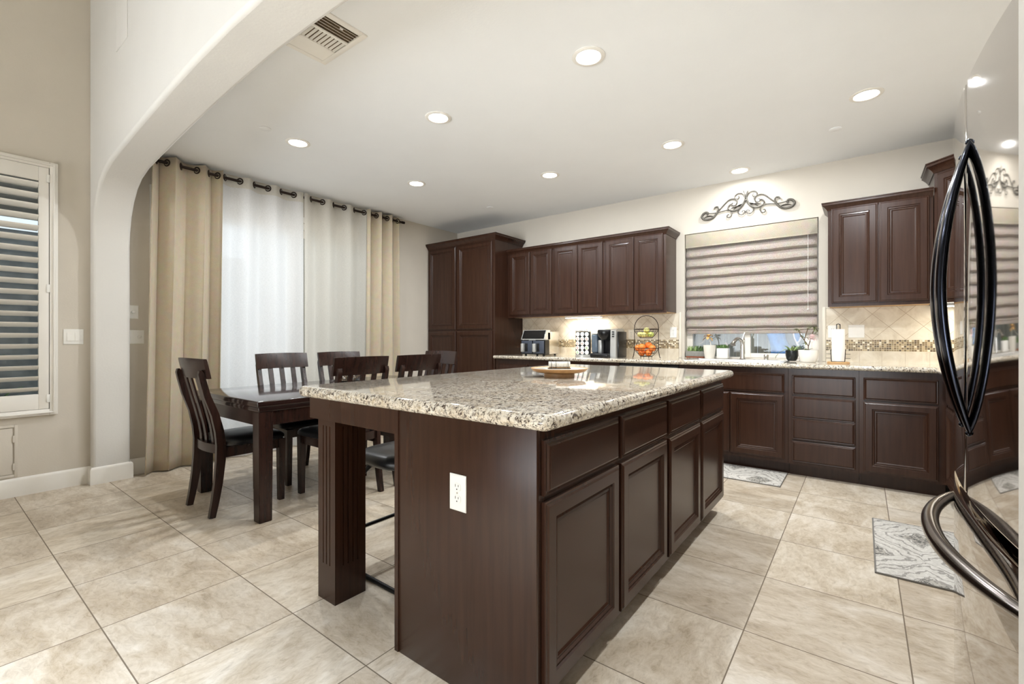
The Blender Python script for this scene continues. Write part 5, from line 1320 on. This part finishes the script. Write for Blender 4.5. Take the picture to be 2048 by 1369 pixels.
# ------------------------------------------------------------------ window plants
def pot(name, lab, c_, prof, mat, soil_r, soil_z):
    t = thing(name, lab, 'potted plant', (c_[0], c_[1], c_[2]), None)
    MB().lathe(prof, c_, 30).obj('pot', mat, t, angle=50)
    MB().lathe([(0, soil_z), (soil_r, soil_z), (soil_r, soil_z + 0.003), (0, soil_z + 0.006)], c_, 24).obj('soil', 'soil', t); return t
zs_ = CT + 0.0065
PY_ = 5.055
# long grey planter with terracotta saucer
t = thing('succulent_planter', 'long grey planter of succulents on a terracotta saucer', 'potted plant', (-1.40, PY_, zs_))
MB().box(-1.495, -1.315, PY_ - 0.035, PY_ + 0.04, zs_, zs_ + 0.014, 0.004).obj('saucer', 'terracotta', t)
MB().box(-1.500, -1.308, PY_ - 0.038, PY_ + 0.042, zs_ + 0.0145, zs_ + 0.068, 0.004).obj('pot', 'grey_ceramic', t)
mb = MB(); mb2 = MB()
for i in range(60):
    b0 = Vector((random.uniform(-1.485, -1.325), PY_ + random.uniform(-0.03, 0.035), zs_ + 0.066)); m_ = mb if b0.x > -1.40 else mb2
    m_.leaf(b0, b0 + Vector((random.uniform(-.022, .022), random.uniform(-.02, .02), random.uniform(.02, .065))), 0.014, 0.004, 4)
mb.obj('leaves', 'leaf', t); mb2.obj('leaves', 'leaf_pale', t)
# tall cream pot with dried bloom
c_ = (-1.232, PY_ - 0.045, zs_ if PY_ - 0.045 > YB - 0.01 else CT + 0.0003)
c_ = (-1.246, 4.975, CT + 0.0003)
t = pot('dried_bloom_pot', 'tall cream pot with a drooping dried tan bloom', (c_[0], c_[1], c_[2]), [(0.0, 0.0), (0.040, 0.0), (0.046, 0.01), (0.056, 0.08), (0.060, 0.142), (0.055, 0.142), (0.052, 0.12), (0.0, 0.118)], 'cream_ceramic', 0.0515, 0.118)
MB().tube(catmull([(c_[0] + 0.015, c_[1], c_[2] + 0.122), (c_[0] + 0.008, c_[1], c_[2] + 0.165), (c_[0] + 0.0, c_[1], c_[2] + 0.20), (c_[0] - 0.01, c_[1], c_[2] + 0.235)], 4), 0.004, 8).tube(catmull([(c_[0] - 0.03, c_[1], c_[2] + 0.205), (c_[0] - 0.07, c_[1] + 0.01, c_[2] + 0.17), (c_[0] - 0.11, c_[1] + 0.02, c_[2] + 0.15)], 4), 0.002, 6).obj('stem', 'cream_ceramic', t)
mb = MB(); ct = Vector((c_[0] - 0.01, c_[1], c_[2] + 0.225))
for a, e, l_ in ((0.1, 0.5, .055), (0.9, 0.1, .06), (1.8, 0.6, .05), (2.6, 0.0, .065), (3.2, -0.6, .07), (3.9, 0.4, .055), (4.7, -0.5, .06), (5.4, 0.2, .06), (5.9, -0.8, .06)):
    mb.leaf(ct, ct + Vector((l_ * math.cos(a) * math.cos(e), l_ * math.sin(a) * math.cos(e) * 0.8, l_ * math.sin(e) )), 0.032, 0.008, 6)
mb.obj('petals', 'petal_tan', t)
# square white pot
t = thing('square_succulent_pot', 'square white pot with a low green succulent', 'potted plant', (-1.125, 5.03, zs_))
MB().box(-1.182, -1.076, 4.985, 5.085, zs_, zs_ + 0.103, 0.005).obj('pot', 'white_ceramic', t)
mb = MB()
for i in range(80):
    b0 = Vector((random.uniform(-1.18, -1.085), random.uniform(4.99, 5.08), zs_ + 0.1035)); mb.leaf(b0, b0 + Vector((random.uniform(-.02, .02), random.uniform(-.02, .02), random.uniform(.012, .042))), 0.013, 0.003, 4)
mb.obj('leaves', 'leaf', t)
MB().tube(catmull([(-1.095, 5.02, zs_ + 0.104), (-1.09, 5.02, zs_ + 0.14), (-1.10, 5.02, zs_ + 0.158), (-1.115, 5.02, zs_ + 0.15)], 4), 0.002, 6).obj('flower_stem', 'petal_pink', t)
# black pot with trailing plant
c_ = (-0.512, 4.885, CT + 0.006)
t = pot('trailing_plant_pot', 'small black pot with a trailing pale green plant', c_, [(0.0, 0.0), (0.032, 0.0), (0.044, 0.018), (0.051, 0.05), (0.051, 0.094), (0.047, 0.094), (0.045, 0.07), (0, 0.07)], 'black_ceramic', 0.0445, 0.07)
mb = MB()
for i in range(22):
    a = random.uniform(0, 2 * PI); b0 = Vector((c_[0] + 0.02 * math.cos(a), c_[1] + 0.02 * math.sin(a), c_[2] + 0.08)); mb.leaf(b0, b0 + Vector((0.055 * math.cos(a), 0.05 * math.sin(a), random.uniform(0.01, 0.06))), 0.018, 0.01, 5)
for p0, p1 in (((-0.03, -0.03, 0.098), (-0.075, -0.05, 0.085)), ((-0.07, -0.05, 0.086), (-0.11, -0.055, 0.055)), ((-0.10, -0.055, 0.06), (-0.125, -0.055, 0.015))):
    mb.leaf(Vector(c_) + Vector(p0), Vector(c_) + Vector(p1), 0.02, 0.006, 5)
mb.obj('leaves', 'leaf_pale', t)
# white bowl pot with upright plant and pink bloom
c_ = (-0.380, 4.80, CT + 0.0003)
t = pot('pink_bloom_pot', 'wide white pot with a twiggy plant and one pale pink bloom', c_, [(0.0, 0.0), (0.055, 0.0), (0.064, 0.012), (0.074, 0.06), (0.077, 0.108), (0.072, 0.108), (0.069, 0.085), (0, 0.085)], 'white_ceramic', 0.0685, 0.085)
st_ = [[(0, 0, 0.088), (0.002, 0, 0.14), (0.012, 0, 0.175)], [(0.002, 0, 0.14), (-0.03, 0, 0.195), (-0.055, 0.0, 0.235), (-0.07, 0, 0.28)], [(0.01, 0, 0.17), (0.03, 0.01, 0.25), (0.045, 0.01, 0.29)], [(-0.03, 0, 0.19), (-0.012, 0, 0.26), (0.0, 0, 0.30)]]
mb = MB()
for s_ in st_: mb.tube(catmull([Vector(c_) + Vector(p_) for p_ in s_], 4), 0.0035, 7)
mb.obj('stem', 'stem_brown', t)
mb = MB()
for bx, bz, n_ in ((-0.075, 0.275, 7), (0.0, 0.295, 5), (0.05, 0.285, 8), (-0.035, 0.215, 4), (-0.012, 0.155, 4), (0.05, 0.24, 4)):
    for i in range(n_):
        b0 = Vector(c_) + Vector((bx + random.uniform(-.008, .008), random.uniform(-.01, .01), bz + random.uniform(-.008, .008))); mb.leaf(b0, b0 + Vector((random.uniform(-.035, .035), random.uniform(-.02, .02), random.uniform(-.02, .03))), 0.018, 0.004, 5)
for i in range(5):
    b0 = Vector(c_) + Vector((random.uniform(-.03, .0), 0, 0.09)); mb.leaf(b0, b0 + Vector((random.uniform(-.04, .05), random.uniform(-.03, .03), 0.03)), 0.014, 0.008, 5)
mb.obj('leaves', 'leaf_olive', t)
mb = MB(); ct = Vector(c_) + Vector((0.03, -0.01, 0.205))
for a in (0.2, 0.9, 1.6, 2.3, 3.0, 3.8, 4.8, 5.6): mb.leaf(ct, ct + Vector((0.045 * math.cos(a), -0.012, 0.038 * math.sin(a) + 0.006)), 0.036, 0.006, 6)
mb.obj('bloom', 'petal_pink', t)
# paper towel holder
hx, hy = -0.160, 4.70
ph_ = thing('paper_towel_holder', 'wood base paper towel holder with black wire arms', 'towel holder', (hx, hy, ZT))
MB().lathe([(0, 0), (0.078, 0), (0.078, 0.012), (0.074, 0.015), (0, 0.015)], (hx, hy, ZT), 32).obj('holder_base', 'light_wood', ph_)
mb = MB().tube(catmull([(hx - 0.008, hy, ZT + 0.015), (hx - 0.012, hy, ZT + 0.30), (hx - 0.010, hy, ZT + 0.322), (hx, hy, ZT + 0.330), (hx + 0.010, hy, ZT + 0.322), (hx + 0.012, hy, ZT + 0.30), (hx + 0.008, hy, ZT + 0.015)], 5), 0.0028, 8); mb.obj('post', 'black_metal', ph_)
mb = MB()
for s_ in (-1, 1):
    mb.tube([(hx + s_ * 0.045, hy - 0.045, ZT + 0.0165), (hx + s_ * 0.050, hy - 0.045, ZT + 0.115), (hx + s_ * 0.082, hy - 0.03, ZT + 0.115)], 0.003, 8)
    mb.tube([(hx + s_ * 0.045, hy - 0.045, ZT + 0.0165), (hx, hy - 0.05, ZT + 0.0165)], 0.003, 8)
    for zz in (0.045, 0.08): mb.tube([(hx + s_ * 0.049, hy - 0.045, ZT + zz), (hx + s_ * 0.082, hy - 0.03, ZT + zz)], 0.0015, 6)
mb.obj('wire_arms', 'black_metal', ph_)
pt = MB(); pt.lathe([(0.014, 0), (0.046, 0), (0.0465, 0.002), (0.0465, 0.268), (0.046, 0.270), (0.014, 0.270)], (hx, hy + 0.008, ZT + 0.0155), 36)
pr_ = thing('paper_towel_roll', 'white paper towel roll standing on the wood holder', 'paper towels', (hx, hy, ZT + 0.0155)); pt.obj('roll', 'paper', pr_, angle=40)
MB().lathe([(0.0135, 0.271), (0.0185, 0.271), (0.0185, 0.2715), (0.0135, 0.2715)], (hx, hy + 0.008, ZT + 0.0155), 24).obj('core', 'light_wood', pr_)

for o_ in COL.objects:
    if '_o' in o_: del o_['_o']
